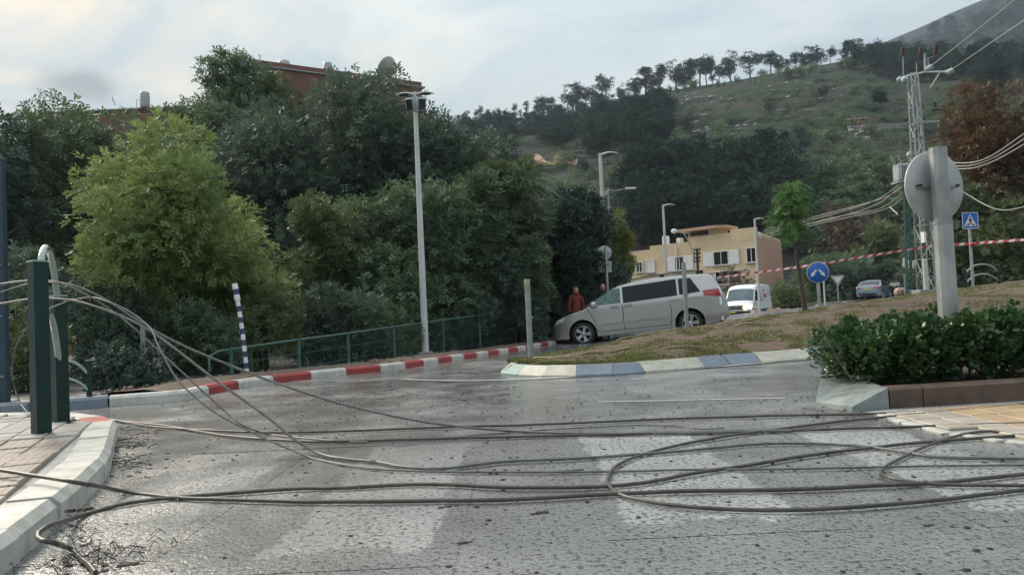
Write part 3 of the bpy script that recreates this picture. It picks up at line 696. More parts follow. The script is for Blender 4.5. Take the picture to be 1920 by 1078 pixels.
# a leafy backdrop of shade behind the grove: trees one cannot tell apart
rng = np.random.default_rng(77); cs = []
for i in range(120):
    px = rng.uniform(-150, 1130); Y = rng.uniform(28, 36); py = rng.uniform(330, 610); c = D(px, py, Y); cs.append((c.x, Y, c.z, rng.uniform(1.0, 1.8)))
V, Fc = sprays(cs, 9000, .30, .13, 5, rng, .3, .3)
stuff(link('grove_undergrowth', npmesh('grove_undergrowth', V, Fc), LM['conifer']), 'dark undergrowth filling the depth of the left grove', 'undergrowth')
# ---- trees on the right
G2 = 'trees behind the right guard rail'
T('broadleaf_tree', 'large rusty brown autumn tree behind the pylon at the right edge', 'tree', 1865, 140, 120, 430, 41, 'autumn', 6500, .20, 51, G2, 44, .30, 6, taper=.6)
T('broadleaf_tree', 'brown and red leafed tree cut off by the right edge', 'tree', 1960, 210, 110, 460, 39, 'brown', 4500, .20, 52, G2, 30, .32, 6)
T('broadleaf_tree', 'green tree between the big sign back and the crossing sign', 'tree', 1800, 330, 85, 560, 40, 'mid', 4500, .17, 53, G2, 30, .32, 6)
T('broadleaf_tree', 'bushy green tree right behind the arched guard rail', 'tree', 1890, 370, 105, 590, 38, 'olive', 5500, .15, 54, G2, 34, .3, 6)
T('broadleaf_tree', 'mid green tree left of the pylon above the silver sedan', 'tree', 1640, 395, 62, 590, 66, 'olive', 3200, .25, 55, G2, 24, .32, 6)
T('broadleaf_tree', 'brownish half bare tree between the young tree and the pylon', 'tree', 1590, 375, 85, 540, 72, 'brown', 2600, .26, 56, G2, 30, .28, 6)
T('broadleaf_tree', 'dark green tree behind the silver sedan', 'tree', 1600, 470, 70, 600, 63, 'dark', 3200, .22, 57, G2, 24, .34, 6)
T('broadleaf_tree', 'dark tree behind the blue arrow sign', 'tree', 1530, 440, 55, 600, 64, 'mid', 2800, .22, 58, G2, 20, .34, 6)
T('broadleaf_tree', 'dark tree just left of the lattice pylon foot', 'tree', 1690, 460, 50, 590, 60, 'dark', 2600, .2, 59, G2, 20, .34, 6)
shrub('thin brown bush in front of the cream building', 1385, 500, 45, 560, 60, 'brown', 500, .2, 60, 'bushes by the cream building')
shrub('green bush at the corner right of the white van', 1470, 525, 38, 590, 60, 'olive', 1300, .18, 61, 'bushes by the cream building')
# ---- young feathery tree on the island
def young_tree():
    rng = np.random.default_rng(5)
    b = D(1512, 600, 17.5); p = island_pt(0.0, .5)
    zb = H(b.x, 17.5)+.25
    root = thing('young_tree', 'slim young feathery tree growing on the island', 'tree', (b.x, 17.5, zb))
    def L_(px, py): q = D(px, py, 17.5); return (q.x-b.x, 0.0, q.z-zb)
    tp = [L_(1512, 604), L_(1504, 545), L_(1495, 490), L_(1488, 440), L_(1484, 400), L_(1486, 350)]
    tp[0] = (0, 0, -.1)
    obj('trunk', MB().tube(tp, [.065, .05, .042, .036, .026, .01], 10), MA['bark'], root)
    st = [L_(1482, 600), L_(1484, 450)]
    V = []; Fc = []
    for i in range(110):
        t = rng.random(); c = Vector(tp[3]).lerp(Vector(tp[5]), t); c.z += .1
        th = rng.uniform(0, 2*math.pi); ln = (.72 - .22*t)*rng.uniform(.75, 1.15)
        d = Vector((math.cos(th), math.sin(th), rng.uniform(-.1, .9))).normalized(); pts = [c.copy()]; q = c.copy()
        for s_ in range(9):
            d = (d + Vector((0, 0, -.13))).normalized(); q = q + d*ln/9; pts.append(q.copy())
        for s_ in range(2, 10):
            e = (pts[s_]-pts[s_-1]).normalized(); sd = e.cross(Vector((0, 0, 1))).normalized()
            for sg in (-1, 1):
                for hh in (0, .5):
                    b_ = pts[s_].lerp(pts[s_-1], hh); l = (sd*sg*.85 + e*.5 + Vector((0, 0, -.15))).normalized()*.125*(1-.05*s_); wv = e*.011; bi = len(V)
                    V += [tuple(b_), tuple(b_+l*.5+wv), tuple(b_+l), tuple(b_+l*.5-wv)]; Fc.append((bi, bi+1, bi+2, bi+3))
    ct = L_(1486, 395); cz_ = Vector((ct[0], 0, ct[2])); cs = []
    for i in range(26):
        d_ = unit(rng.normal(size=(1, 3)))[0]*rng.random()**.45; t_ = .5+d_[2]*.5
        cs.append((cz_.x+d_[0]*.5*(1.25-.85*t_), d_[1]*.5*(1.25-.85*t_), cz_.z+d_[2]*.66, .13))
    V2, F2 = sprays(cs, 750, .085, .022, 8, rng, .15, .4, spray=.2)
    V = np.concatenate([np.array(V), V2]); Fc = np.concatenate([np.array(Fc), F2+len(V)-len(V2)])
    link('crown', npmesh('crown', V, Fc), LM['young'], root)
    mb = MB()
    for i in range(10):
        t = i/9; c = Vector(tp[3]).lerp(Vector(tp[5]), t); th = i*2.4
        mb.tube([c, c+Vector((math.cos(th)*.22, math.sin(th)*.22, .15)), c+Vector((math.cos(th)*.42, math.sin(th)*.42, .2))], [.012, .009, .004], 5)
    obj('branches', mb, MA['bark'], root)
young_tree()
# ---- pines of the ridge
def pine_proto(kind, seed):
    rng = np.random.default_rng(seed); cs = []
    if kind == 'umbrella':
        for i in range(16): a = rng.uniform(0, 6.28); r_ = .22*rng.random()**.5; cs.append((r_*math.cos(a), r_*math.sin(a), rng.uniform(.50, .92)-r_*.3, rng.uniform(.06, .12)))
    elif kind == 'dense':
        for i in range(24): z = rng.uniform(.25, .93); a = rng.uniform(0, 6.28); r_ = .2*math.sin(math.pi*min(1, (z-.1)/.95))**.7*rng.random()**.5; cs.append((r_*math.cos(a), r_*math.sin(a), z, rng.uniform(.06, .11)))
    elif kind == 'slim':
        for i in range(18): z = rng.uniform(.35, .95); a = rng.uniform(0, 6.28); r_ = .11*rng.random()**.5*(1.1-z*.6); cs.append((r_*math.cos(a), r_*math.sin(a), z, rng.uniform(.045, .075)))
    elif kind == 'cypress':
        for i in range(20): z = rng.uniform(.1, .97); a = rng.uniform(0, 6.28); r_ = .06*(1.05-z); cs.append((r_*math.cos(a), r_*math.sin(a), z, .02+.07*(1-z)))
    else:      # round bush
        for i in range(16): d = unit(rng.normal(size=(1, 3)))[0]*.3*rng.random()**.4; cs.append((d[0], d[1], .5+d[2]*1.1, rng.uniform(.13, .2)))
    n = {'umbrella': 620, 'dense': 900, 'slim': 560, 'cypress': 420, 'bush': 520}[kind]
    V, Fc = sprays(cs, n, .045, .022, 3, rng, .0, .35, up=.3)
    me = npmesh('crown', V, Fc); me.materials.append(LM['pine'])
    mb = MB(); top = .55 if kind == 'bush' else .86
    mb.tube([(0, 0, -.06), (.012, .008, .3*top), (-.01, .0, .65*top), (0, 0, top)], [.022, .017, .012, .005], 6)
    for c in cs[:9]: mb.tube([(0, 0, max(.12, c[2]-.16)), (c[0]*.6, c[1]*.6, c[2]-.05), c[:3]], [.008, .006, .003], 4)
    tm = mb.mesh('trunk'); tm.materials.append(MA['bark'])
    return me, tm, V, Fc
PR = {k: [pine_proto(k, 100+i*7+j) for j in range(3)] for i, k in enumerate(('umbrella', 'dense', 'slim', 'cypress', 'bush'))}
ORD = ['first','second','third','fourth','fifth','sixth','seventh','eighth','ninth','tenth','eleventh','twelfth','thirteenth','fourteenth','fifteenth','sixteenth','seventeenth','eighteenth','nineteenth','twentieth','twenty-first','twenty-second','twenty-third','twenty-fourth','twenty-fifth','twenty-sixth','twenty-seventh','twenty-eighth','twenty-ninth','thirtieth','thirty-first','thirty-second','thirty-third','thirty-fourth','thirty-fifth','thirty-sixth']
rt = random.Random(12)
def place_pine(name, label, kind, loc, h, group, wid=1.0):
    me, tm, _, _ = rt.choice(PR[kind])
    r_ = thing(name, label, 'tree', loc, rt.uniform(0, 6.28), group); r_.scale = (h*wid, h*wid, h); r_.rotation_euler = (rt.uniform(-.07, .07), rt.uniform(-.07, .07), r_.rotation_euler.z)
    link('crown', me, None, r_); link('trunk', tm, None, r_); return r_
RT = [(1020,226,180,'umbrella',1.3),(1075,213,157,'dense',.9),(1097,211,170,'umbrella',.9),(1117,207,163,'dense',.9),(1137,203,145,'umbrella',.9),(1165,196,168,'dense',1.1),
      (1190,184,146,'umbrella',1.1),(1210,181,127,'slim',1.5),(1222,178,138,'umbrella',.9),(1240,174,120,'slim',1.1),(1268,170,114,'dense',.9),(1284,167,128,'dense',1.0),(1296,166,112,'slim',1.2),
      (1313,163,102,'umbrella',.95),(1326,161,104,'umbrella',.9),(1337,159,110,'dense',.7),(1349,157,122,'umbrella',.9),(1371,155,97,'dense',.85),(1406,150,99,'umbrella',1.0),(1428,146,132,'bush',1.3),
      (1446,142,97,'umbrella',.95),(1459,140,105,'dense',1.0),(1476,137,112,'umbrella',.9),(1494,134,97,'umbrella',1.1),(1509,131,106,'dense',1.0),(1524,129,86,'dense',.95),(1541,126,99,'umbrella',1.0),
      (1557,123,89,'umbrella',1.1),(1585,118,97,'dense',1.0),(1602,115,85,'slim',1.1),(1643,113,76,'dense',1.0),(1668,113,84,'dense',1.2)]
KW = {'umbrella': 'umbrella crowned pine', 'dense': 'dense dark pine', 'slim': 'slim tall pine', 'bush': 'low round bush'}
for i, (px, b, t_, kd, w_) in enumerate(RT):
    q = hillA(px, .985); hh = (b+3-t_)/FPX*q.y
    q.x += (px-project(q)[0])/FPX*q.y
    place_pine('pine_tree', KW[kd]+' on the skyline, '+ORD[i]+' from the left along the ridge row', kd, q, hh, 'pines along the hill ridge', w_*1.4*rt.uniform(.85, 1.2))
for i, (px, t_) in enumerate(((885,218),(905,212),(918,206),(930,211),(941,213),(952,209),(964,211),(979,202),(992,210),(1003,196))):
    q = hillA(px, .99); zt = D(px, t_, q.y).z; q.z -= 1
    place_pine('cypress_tree', 'pointed dark conifer at the low end of the ridge, '+ORD[i]+' from the left', 'cypress', q, 1.25*max(4, zt-q.z), 'pointed conifers at the low end of the ridge', 1.5)
for i, (px, b, t_) in enumerate(((1690,79,70),(1730,63,55),(1776,43,33))):
    q = hillA(px, .5); q = hillB(px, .995); q.x += (px-project(q)[0])/FPX*q.y
    place_pine('lone_tree', 'tiny lone tree on the bare far skyline, '+ORD[i]+' from the left', 'umbrella', q, max(5, (b-t_+3)/FPX*q.y), 'tiny trees on the far skyline', 1.2)
HT = [(1180,330,285,'dense',1.3,'dark tree right of the second street lamp'),(1212,410,345,'bush',1.0,'round dark tree left of the third street lamp'),(1340,400,335,'dense',1.2,'dark pine on the lower slope above the cream building roof'),
      (1395,405,330,'dense',1.3,'broad dark pine above the right end of the cream building'),(1455,330,285,'bush',1.1,'round scrub tree above and left of the young tree'),(1605,375,330,'bush',1.2,'round dark tree on the slope left of the transformer'),
      (1545,190,155,'bush',1.4,'dark scrub tree high on the slope below the ridge'),(1690,145,98,'dense',1.3,'dark pine behind the pylon head, left side'),(1790,150,92,'dense',1.5,'dark pine behind the pylon head, right side'),
      (1850,165,105,'bush',1.4,'dark tree on the upper slope at the right'),(1100,330,290,'bush',1.3,'dark tree beside the tan earth cut'),(1290,250,215,'bush',1.3,'round dark bush in the middle of the slope'),
      (1500,270,232,'bush',1.5,'dark bush on the mid slope above the young tree'),(1445,215,185,'bush',1.3,'dark bush below the ridge, centre right'),(1650,205,165,'dense',1.5,'dark pine on the upper slope left of the pylon')]
for px, b, t_, kd, w_, lb in HT:
    q = hill_at(px, b); place_pine('hillside_tree', lb, kd, q, (b-t_)/FPX*q.y*1.05, 'single trees on the hillside', w_)
# ---- woods and scrub: masses
def wood(name, label, spec, seed, mat, fn=hillA):
    rng = np.random.default_rng(seed); VV = []; FF = []; off = 0
    for (pts, n, kinds, hmin, hmax, wd) in spec:
        xs_ = [p[0] for p in pts]; ys_ = [p[1] for p in pts]; k = 0; guard = 0
        while k < n and guard < n*30:
            guard += 1
            px, py = rng.uniform(min(xs_), max(xs_)), rng.uniform(min(ys_), max(ys_))
            if not inside((px, py), pts): continue
            q = hill_at(px, py, fn); kd = kinds[int(rng.integers(len(kinds)))]; _, _, V, Fc = PR[kd][int(rng.integers(3))]
            sel = slice(0, len(V)//2//12*12); V = V[sel]; h = rng.uniform(hmin, hmax); a = rng.uniform(0, 6.28); ca, sa = math.cos(a), math.sin(a)
            W_ = np.stack([(V[:, 0]*ca-V[:, 1]*sa)*h*wd, (V[:, 0]*sa+V[:, 1]*ca)*h*wd, V[:, 2]*h], axis=1)
            cen = W_.reshape(-1, 4, 3).mean(axis=1, keepdims=True); W_ = ((W_.reshape(-1, 4, 3)-cen)*1.3+cen).reshape(-1, 3)
            W_ += np.array([q.x, q.y, q.z-.4]); VV.append(W_); FF.append(np.arange(len(W_)).reshape(-1, 4)+off); off += len(W_); k += 1
    return stuff(link(name, npmesh(name, np.concatenate(VV), np.concatenate(FF)), LM[mat]), label, 'wood')
wood('pine_wood', 'dark pine wood on the upper left slope of the hill', [([(985,240),(1060,222),(1140,205),(1240,190),(1262,240),(1240,292),(1120,300),(1000,280)], 150, ['dense', 'umbrella', 'bush', 'slim'], 5, 9.5, 1.45), ([(850,242),(1000,234),(1020,262),(960,275),(850,275)], 60, ['dense', 'cypress', 'bush'], 5, 10, 1.4)], 1, 'pine')
wood('pine_wood', 'dark wood on the lower slope behind the cream building', [([(1195,345),(1300,335),(1480,345),(1500,430),(1440,470),(1180,470)], 110, ['dense', 'bush'], 6, 11, 1.4)], 2, 'pine')
wood('pine_wood', 'dark tree belt on the shoulder behind the pylon', [([(1560,128),(1650,120),(1760,120),(1920,112),(1960,170),(1800,165),(1650,150)], 60, ['dense', 'bush'], 9, 13, 1.3)], 3, 'pine')
wood('hillside_scrub', 'low scrub scattered over the open hillside', [([(1000,310),(1260,200),(1600,125),(1900,140),(1950,400),(1500,430),(1000,440)], 560, ['bush'], 1.2, 4.2, 1.6), ([(1000,236),(1130,204),(1270,172),(1400,153),(1520,132),(1640,116),(1640,124),(1400,161),(1200,192),(1000,246)], 70, ['bush', 'dense'], 2, 6, 1.3), ([(1480,330),(1720,320),(1720,470),(1500,480)], 60, ['bush', 'dense'], 4, 7, 1.4)], 4, 'mid')
wood('far_hillside_scrub', 'dark scrub dotting the far peak at upper right', [([(1640,105),(1760,52),(1890,0),(1990,-50),(1990,110),(1640,125)], 170, ['bush', 'dense'], 5, 15, 1.5)], 6, 'pine', hillB)
# pale rocks showing through the grass
def rockpile(spots, seed, name, mat, smin, smax, flat=.6):
    rng = random.Random(seed); mb = MB()
    for c in spots:
        s_ = rng.uniform(smin, smax); n = 6; rot = rng.uniform(0, 6)
        r0 = [(s_*rng.uniform(.7, 1.2)*math.cos(rot+6.283*k/n), s_*rng.uniform(.7, 1.2)*math.sin(rot+6.283*k/n), -.15*s_) for k in range(n)]
        r1 = [(p[0]*.62, p[1]*.62, s_*flat*rng.uniform(.7, 1.2)) for p in r0]
        fs = [tuple(range(n, 2*n))] + [(k, (k+1) % n, n+(k+1) % n, n+k) for k in range(n)]
        mb.add([Vector(p)+Vector(c) for p in r0+r1], fs)
    return obj(name, mb, mat)
rr = random.Random(9); spots = []
for cx_, cy_, sx, sy, n in ((1500,160,120,25,26),(1330,185,90,12,18),(1280,228,30,8,10),(1350,250,160,40,26),(1620,250,60,10,16),(1570,340,70,12,14),(1250,345,20,8,6),(1420,300,120,40,22),(1800,70,80,30,0)):
    for _ in range(n): spots.append(hill_at(cx_+rr.gauss(0, sx/2), cy_+rr.gauss(0, sy/2)))
stuff(rockpile(spots, 2, 'limestone_outcrop', MA['rock'], .3, .95, .45), 'pale limestone rocks scattered on the slope', 'rocks')
# tan earth cut and hillside platform
bk = MB(); cut = []
for j in range(5):
    row = []
    for i in range(14):
        px = 1002+6.2*i; py = 312 - 22*(j/4)*(.6+.4*math.sin(i*.9+1)) - .1*i
        q = hill_at(px, py); q.z += .25+.3*mnoise.noise(Vector((i*.8, j*.9, 2))); q.y -= .4*(j/4)+.3*mnoise.noise(Vector((i*.6, j*.6, 7))); row.append(tuple(q))
    cut.append(row)
struct(obj('earth_cut', bk.grid(cut, 0, False), M('tan_cut_earth', (.33, .21, .135), .9, sc=.5, bump=.3, bsc=1, c2=(.22, .13, .085))))
# ------------------------------------------------------------------ buildings
def wallframe(A, B, loc):
    A, B = Vector(A), Vector(B); d = (B-A).normalized(); n = Vector((d.y, -d.x, 0))
    M4 = Matrix(((d.x, -n.x, 0, A.x-loc[0]), (d.y, -n.y, 0, A.y-loc[1]), (0, 0, 1, -loc[2]), (0, 0, 0, 1)))   # local y points into the wall
    def at(px, py):
        v = Vector(ray(px, py)); c = Vector(_C); t = (A-c).dot(n)/v.dot(n); p = c+v*t; return (p-A).dot(d), p.z
    return M4, at
def window(root, T_, s, z, w, h, frame='white', shutters=0.0, pane='glass', bars=True, sill=True):
    """frame proud of the wall, pane set back in a recess box, sill below"""
    mb = MB(); f = .07
    for cx, cz, a, b in ((s, z+h/2, w+2*f, f), (s, z-h/2, w+2*f, f)): mb.box((cx, -.03, cz), (a, .10, b), T=T_)
    for cx in (s-w/2, s+w/2): mb.box((cx, -.03, z), (f, .098, h-f-.004), T=T_)
    if bars: mb.box((s, -.022, z), (.05, .06, h-f-.01), T=T_)
    wd = obj('window', mb, MA[frame], root)
    obj('pane', MB().box((s, -.008, z), (w-f-.01, .02, h-f-.01), T=T_), MA[pane], wd)
    if sill: obj('sill', MB().box((s, -.08, z-h/2-.09), (w+.25, .2, .07), T=T_), MA['concrete'], wd)
    if shutters:
        for sg in (-1, 1):
            sh = MB().box((s+sg*(w/2+shutters/2+.06), -.04, z), (shutters, .05, h+.08), T=T_)
            for q in range(8): sh.box((s+sg*(w/2+shutters/2+.06), -.07, z-h/2+.08+q*(h-.1)/7.5), (shutters-.08, .015, .05), T=T_)
            obj('shutter', sh, MA['white'], wd)
    return wd
# --- the tall red-brown building behind the grove
A, B, C_, Dd = Vector((-14.8, 45, 0)), Vector((-5.35, 51, 0)), Vector((-18.6, 58, 0)), Vector((-9.2, 64, 0))
loc = (A.x, A.y, -.6); HT_ = D(490, 122, 45).z
big = thing('apartment_building', 'tall red brown apartment building rising behind the left grove', 'building', loc)
obj('wall', MB().prism([(p.x-loc[0], p.y-loc[1]) for p in (C_, A, B, Dd)], 0, HT_-.45), MA['wall_red'], big)
rp_ = []
for p, q in ((C_, A), (A, B)):
    T1, at1 = wallframe(p, q, loc); L_ = (q-p).length
    ob = obj('parapet', MB().box((L_/2, .13, HT_-.40), (L_-.3, .3, 1.5), T=T1), MA['wall_red'], big); obj('coping', MB().box((L_/2, .10, HT_+.0), (L_+.1, .5, .09), T=T1), MA['concrete'], ob)
    for fl in range(5):
        for i in range(int(L_//3.1)):
            window(big, T1, 1.7+i*3.1, 1.2+fl*2.95, 1.3, 1.25, sill=False, bars=True)
T1, at1 = wallframe(A, B, loc)
for fl in range(1, 5):          # balconies at the right end of the long wall
    zb = HT_-.75-fl*2.95+.4
    bl = obj('balcony', MB().box((9.7, -.75, zb), (2.6, 1.5, .18), T=T1), MA['concrete'], big)
    obj('railing', MB().box((9.7, -1.46, zb+.55), (2.6, .08, .9), T=T1).box((10.96, -.75, zb+.55), (.08, 1.4, .9), T=T1).box((8.44, -.75, zb+.55), (.08, 1.4, .9), T=T1), MA['wall_pink'], bl)
obj('roof_slab', MB().prism([(p.x-loc[0], p.y-loc[1]) for p in (C_+Vector((.6,.2,0)), A+Vector((0,.5,0)), B+Vector((-.5,.2,0)), Dd)], HT_-.16, HT_+.1), MA['concrete'], big)
# lower wing to the left
wl_, wr_ = D(55, 213, 52), D(470, 195, 52); WZ = wl_.z
lw = thing('apartment_wing', 'lower red brown wing with flat roof at upper left behind the trees', 'building', (wl_.x, 52, -.6))
obj('wall', MB().prism([(0, 0), (wr_.x-wl_.x, 0), (wr_.x-wl_.x, 9), (0, 9)], 0, WZ+.5), MA['wall_red'], lw)
T3, at3 = wallframe((wl_.x, 52, 0), (wr_.x, 52, 0), (wl_.x, 52, -.6)); L3 = wr_.x-wl_.x
obj('coping', MB().box((L3/2, .1, WZ-.04), (L3+.2, .5, .09), T=T3), MA['concrete'], lw)
for fl in range(3):
    for i in range(int(L3//3.2)): window(lw, T3, 2.0+i*3.2, 2.2+fl*2.95, 1.3, 1.25, sill=False)
def tank(label, px, top, bot, Y, r_, mat='signback'):
    q = D(px, bot, Y); zt = D(px, top, Y).z; zb = HT_-1.1; zb = zb if zt > zb+.4 else zt-.9; h = zt-zb
    root = thing('water_tank', label, 'water tank', (q.x, Y, zb), 0, 'tanks on the roof of the red building')
    obj('tank', MB().lathe([(0, .12), (r_*.96, .12), (r_, .2), (r_, h-.12), (r_*.9, h-.02), (r_*.5, h), (0, h)], 18), MA[mat], root)
    for k in range(3): obj('leg', MB().tube([(r_*.8*math.cos(k*2.1), r_*.8*math.sin(k*2.1), 0), (r_*.8*math.cos(k*2.1), r_*.8*math.sin(k*2.1), .2)], .03, 6), MA['galvd'], root)
    obj('pipe', MB().tube([(-r_, 0, h*.6), (-r_-.25, 0, h*.6), (-r_-.25, 0, 0)], .02, 6), MA['galvd'], root)
tank('grey cylindrical tank upright on the roof left of the satellite dish', 615, 118, 145, 48.2, .29)
tank('grey tank half hidden by leaves near the roof corner', 533, 115, 130, 46.5, .36)
tank('slim pale tank standing alone above the left roof end', 272, 173, 205, 49.5, .30)
q = D(730, 152, 49.8)
ds = thing('satellite_dish', 'big grey satellite dish on the roof of the red building', 'satellite dish', (q.x, q.y, HT_-.75))
c = D(731, 132, 49.8); tl = Matrix.Translation((c.x-q.x, 0, c.z-(HT_-.75))) @ Matrix.Rotation(R(-32), 4, 'Z') @ Matrix.Rotation(R(-60), 4, 'Y')
prof = [(.82*t, .32*t*t) for t in (0, .2, .4, .6, .8, .92, 1.0)]
obj('reflector', MB().lathe(prof + [(.80, .36)] + [(.8*t, .36*t*t+.035) for t in (.9, .6, .3, 0)], 28, T=tl), MA['signback'], ds)
obj('mast', MB().tube([(0, 0, 0), (0, .1, .6), (c.x-q.x, .05, c.z-(HT_-.75)-.05)], .06, 10), MA['galvd'], ds)
obj('feed_arm', MB().tube([(0, 0, .05), (0, 0, .75)], .02, 8, T=tl).tube([(.5, 0, .14), (0, 0, .75)], .015, 8, T=tl).box((0, 0, .78), (.1, .1, .14), T=tl), MA['galvd'], ds)
# --- the cream two-storey building
A = D(1172, 467, 78); Cc = D(1418, 440, 68); E_ = D(1464, 455, 78.5); RZ = Cc.z
A.z = Cc.z = E_.z = 0; back = A + (E_-Cc)
loc = (Cc.x, Cc.y, -.3)
cb = thing('house', 'cream two storey building with white shutters at the foot of the hill', 'building', loc)
P2 = lambda p: (p.x-loc[0], p.y-loc[1])
obj('wall', MB().prism([P2(A), P2(Cc), P2(back+(Cc-A)), P2(back)], 0, RZ-.15), MA['wall_cream'], cb)
T1, at1 = wallframe(A, Cc, loc); T2, at2 = wallframe(Cc, E_, loc)
L1, L2 = (Cc-A).length, (E_-Cc).length
obj('side_wall', MB().box((L2/2, -.03, (RZ-.3)/2), (L2-.05, .05, RZ+.28), T=T2), MA['wall_pink'], cb)
mb = MB()
for s0, s1, hh in ((0, 3.0, -.45), (3.0, 7.6, -.1), (7.6, 11.8, .30), (11.8, L1, .55)): mb.box(((s0+s1)/2, .12, RZ-.15+hh/2), (s1-s0-.01, .26, .3+hh+.3), T=T1)
mb.box((L2/2, .12, RZ+.05), (L2-.3, .26, .55), T=T2)
obj('parapet', mb, MA['wall_cream'], cb)
for px, py, w, h, sh, mt in ((1199,501,.75,1.05,0,'white'),(1220,499,.9,1.2,0,'white'),(1274,494,1.0,1.3,.95,'white'),(1352,484,1.5,1.25,1.0,'white'),(1409,478,.9,1.3,0,'white'),(1366,520,2.6,1.2,0,'white'),(1300,525,1.6,1.2,0,'white')):
    s, z = at1(px, py); window(cb, T1, s, z, w, h, mt, sh, pane='white' if px == 1220 else 'glass')
s, z = at1(1284, 441)
st = obj('stair_tower', MB().box((s+1.6, 1.5, RZ+.40), (2.9, 2.4, 1.3), T=T1), MA['wall_cream'], cb)
obj('roof', MB().prism([(s-.6, -.5), (s+3.5, -.5), (s+4.2, .6), (s+3.9, 3.2), (s-.6, 3.2)], RZ+1.0, RZ+1.26, T=T1), MA['wall_pink'], st)
obj('opening', MB().box((s+1.4, .29, RZ+.75), (1.9, .04, .38), T=T1), MA['glass'], st)
for px, py in ((1236, 453), (1263, 457)):
    s, z = at1(px, py); obj('solar_boiler', MB().box((s, 1.2, z+.1), (.5, .6, .95), T=T1, bev=.05), MA['white'], cb)
s, z = at1(1405, 441); obj('roof_unit', MB().box((s, 1.0, z), (.9, .7, .6), T=T1, bev=.04), MA['white'], cb)
obj('downpipe', MB().tube([T1 @ Vector((L1*.42, -.08, .2)), T1 @ Vector((L1*.42, -.08, RZ-.2))], .05, 8), MA['white'], cb)
obj('balcony_rail', MB().tube([T1 @ Vector((L1*.62, -.6, 3.1)), T1 @ Vector((L1*.9, -.6, 3.1))], .03, 6).tube([T1 @ Vector((L1*.62, -.6, 3.1)), T1 @ Vector((L1*.62, -.6, 2.2))], .03, 6).tube([T1 @ Vector((L1*.68, -.6, 3.1)), T1 @ Vector((L1*.68, -.6, 2.2))], .03, 6).tube([T1 @ Vector((L1*.9, -.6, 3.1)), T1 @ Vector((L1*.9, -.6, 2.2))], .03, 6).box((L1*.76, -.32, 2.15), (L1*.3, .7, .12), T=T1), MA['galvd'], cb)
# --- hillside shed with pale rail
q = hill_at(1612, 243); k = q.y/FPX
sh = thing('hillside_shed', 'small red brown timber shed with pale railing on the hillside', 'shed', q)
obj('wall', MB().box((0, 1.5, 10*k), (30*k, 3, 20*k)), M('weathered_timber', (.14, .075, .055), .8, sc=2, c2=(.07, .05, .045)), sh)
obj('roof', MB().add([(-18*k, -.3, 19*k), (18*k, -.3, 21*k), (18*k, 3.4, 28*k), (-18*k, 3.4, 26*k), (-18*k, -.3, 20.2*k), (18*k, -.3, 22.2*k), (18*k, 3.4, 29.2*k), (-18*k, 3.4, 27.2*k)], [(3,2,1,0),(4,5,6,7),(0,1,5,4),(1,2,6,5),(2,3,7,6),(3,0,4,7)]), MA['wall_pink'], sh)
mb = MB()
for i in range(9): mb.box(((-24+i*5)*k, -.6, 3*k), (1.2*k, .06, 6*k))
mb.box((-4*k, -.6, 5.5*k), (44*k, .05, 1*k)); obj('railing', mb, MA['white'], sh)
mb = MB()
for i in range(7): mb.tube([((-14+i*4.5)*k, -.2, rr.uniform(0, 6)*k), ((-10+i*4.5)*k+rr.uniform(-.5, .5), -.3, rr.uniform(14, 24)*k)], .7*k, 5)
obj('prop_beams', mb, MA['wall_pink'], sh)
tr_ = [[tuple(hill_at(1632+11*i, 246-.55*i*1.0)+Vector((0, -.3-j*.2, .2+j*1.1))) for i in range(10)] for j in range(2)]
struct(obj('hillside_terrace_wall', MB().grid(tr_, 0, False), MA['rock']))
# ------------------------------------------------------------------ street furniture
def local(px, py, Y, base): q = D(px, py, Y); return Vector((q.x-base[0], q.y-base[1], q.z-base[2]))
# floodlight mast with two wing lamps
b = G(798, 661, .12); b.z = H(b.x, b.y)+.08
mast = thing('street_lamp', 'tall pale lamp mast with two wing heads and two floodlights', 'street lamp', b)
hz = D(773, 178, b.y).z-b.z
obj('pole', MB().tube([(0, 0, -.2), (0, 0, hz*.5), (0, 0, hz)], [.082, .066, .048], 14), MA['polepaint'], mast)
obj('base_plate', MB().box((0, 0, .03), (.3, .3, .06), bev=.01), MA['concrete'], mast)
def wing(root, sgn, L_, z0, mat='polepaint', name='lamp_head', w=.16, y0=0):
    rows = []
    for i in range(9):
        t = i/8; x = sgn*(.02+L_*t); z = z0 + .055*math.sin(t*2.6)*L_/.42 - .015*t
        th = .028*(1-.55*t)*(L_/.42); ww = w*(.55+.45*math.sin(math.pi*min(1, t*1.15+.1)))/2
        rows.append([(x, y0-ww, z), (x, y0-ww*.55, z+th), (x, y0, z+th*1.25), (x, y0+ww*.55, z+th), (x, y0+ww, z), (x, y0+ww*.7, z-th*.7), (x, y0, z-th*.9), (x, y0-ww*.7, z-th*.7), (x, y0-ww, z)])
    mb = MB().grid(rows if sgn < 0 else rows[::-1], 0, True); mb.add(rows[0][:8], [tuple(range(8))]); mb.add(rows[-1][:8], [tuple(range(8))])
    h = obj(name, mb, MA[mat], root)
    obj('lens', MB().box((sgn*(L_*.62), y0, z0+.055*math.sin(.62*2.6)*L_/.42-.05*L_/.42), (L_*.5, w*.5, .012)), MA['black'], h)
wing(mast, -1, .42, hz-.01); wing(mast, 1, .42, hz-.01)
obj('cap', MB().box((0, 0, hz+.02), (.10, .09, .07), bev=.01), MA['polepaint'], mast)
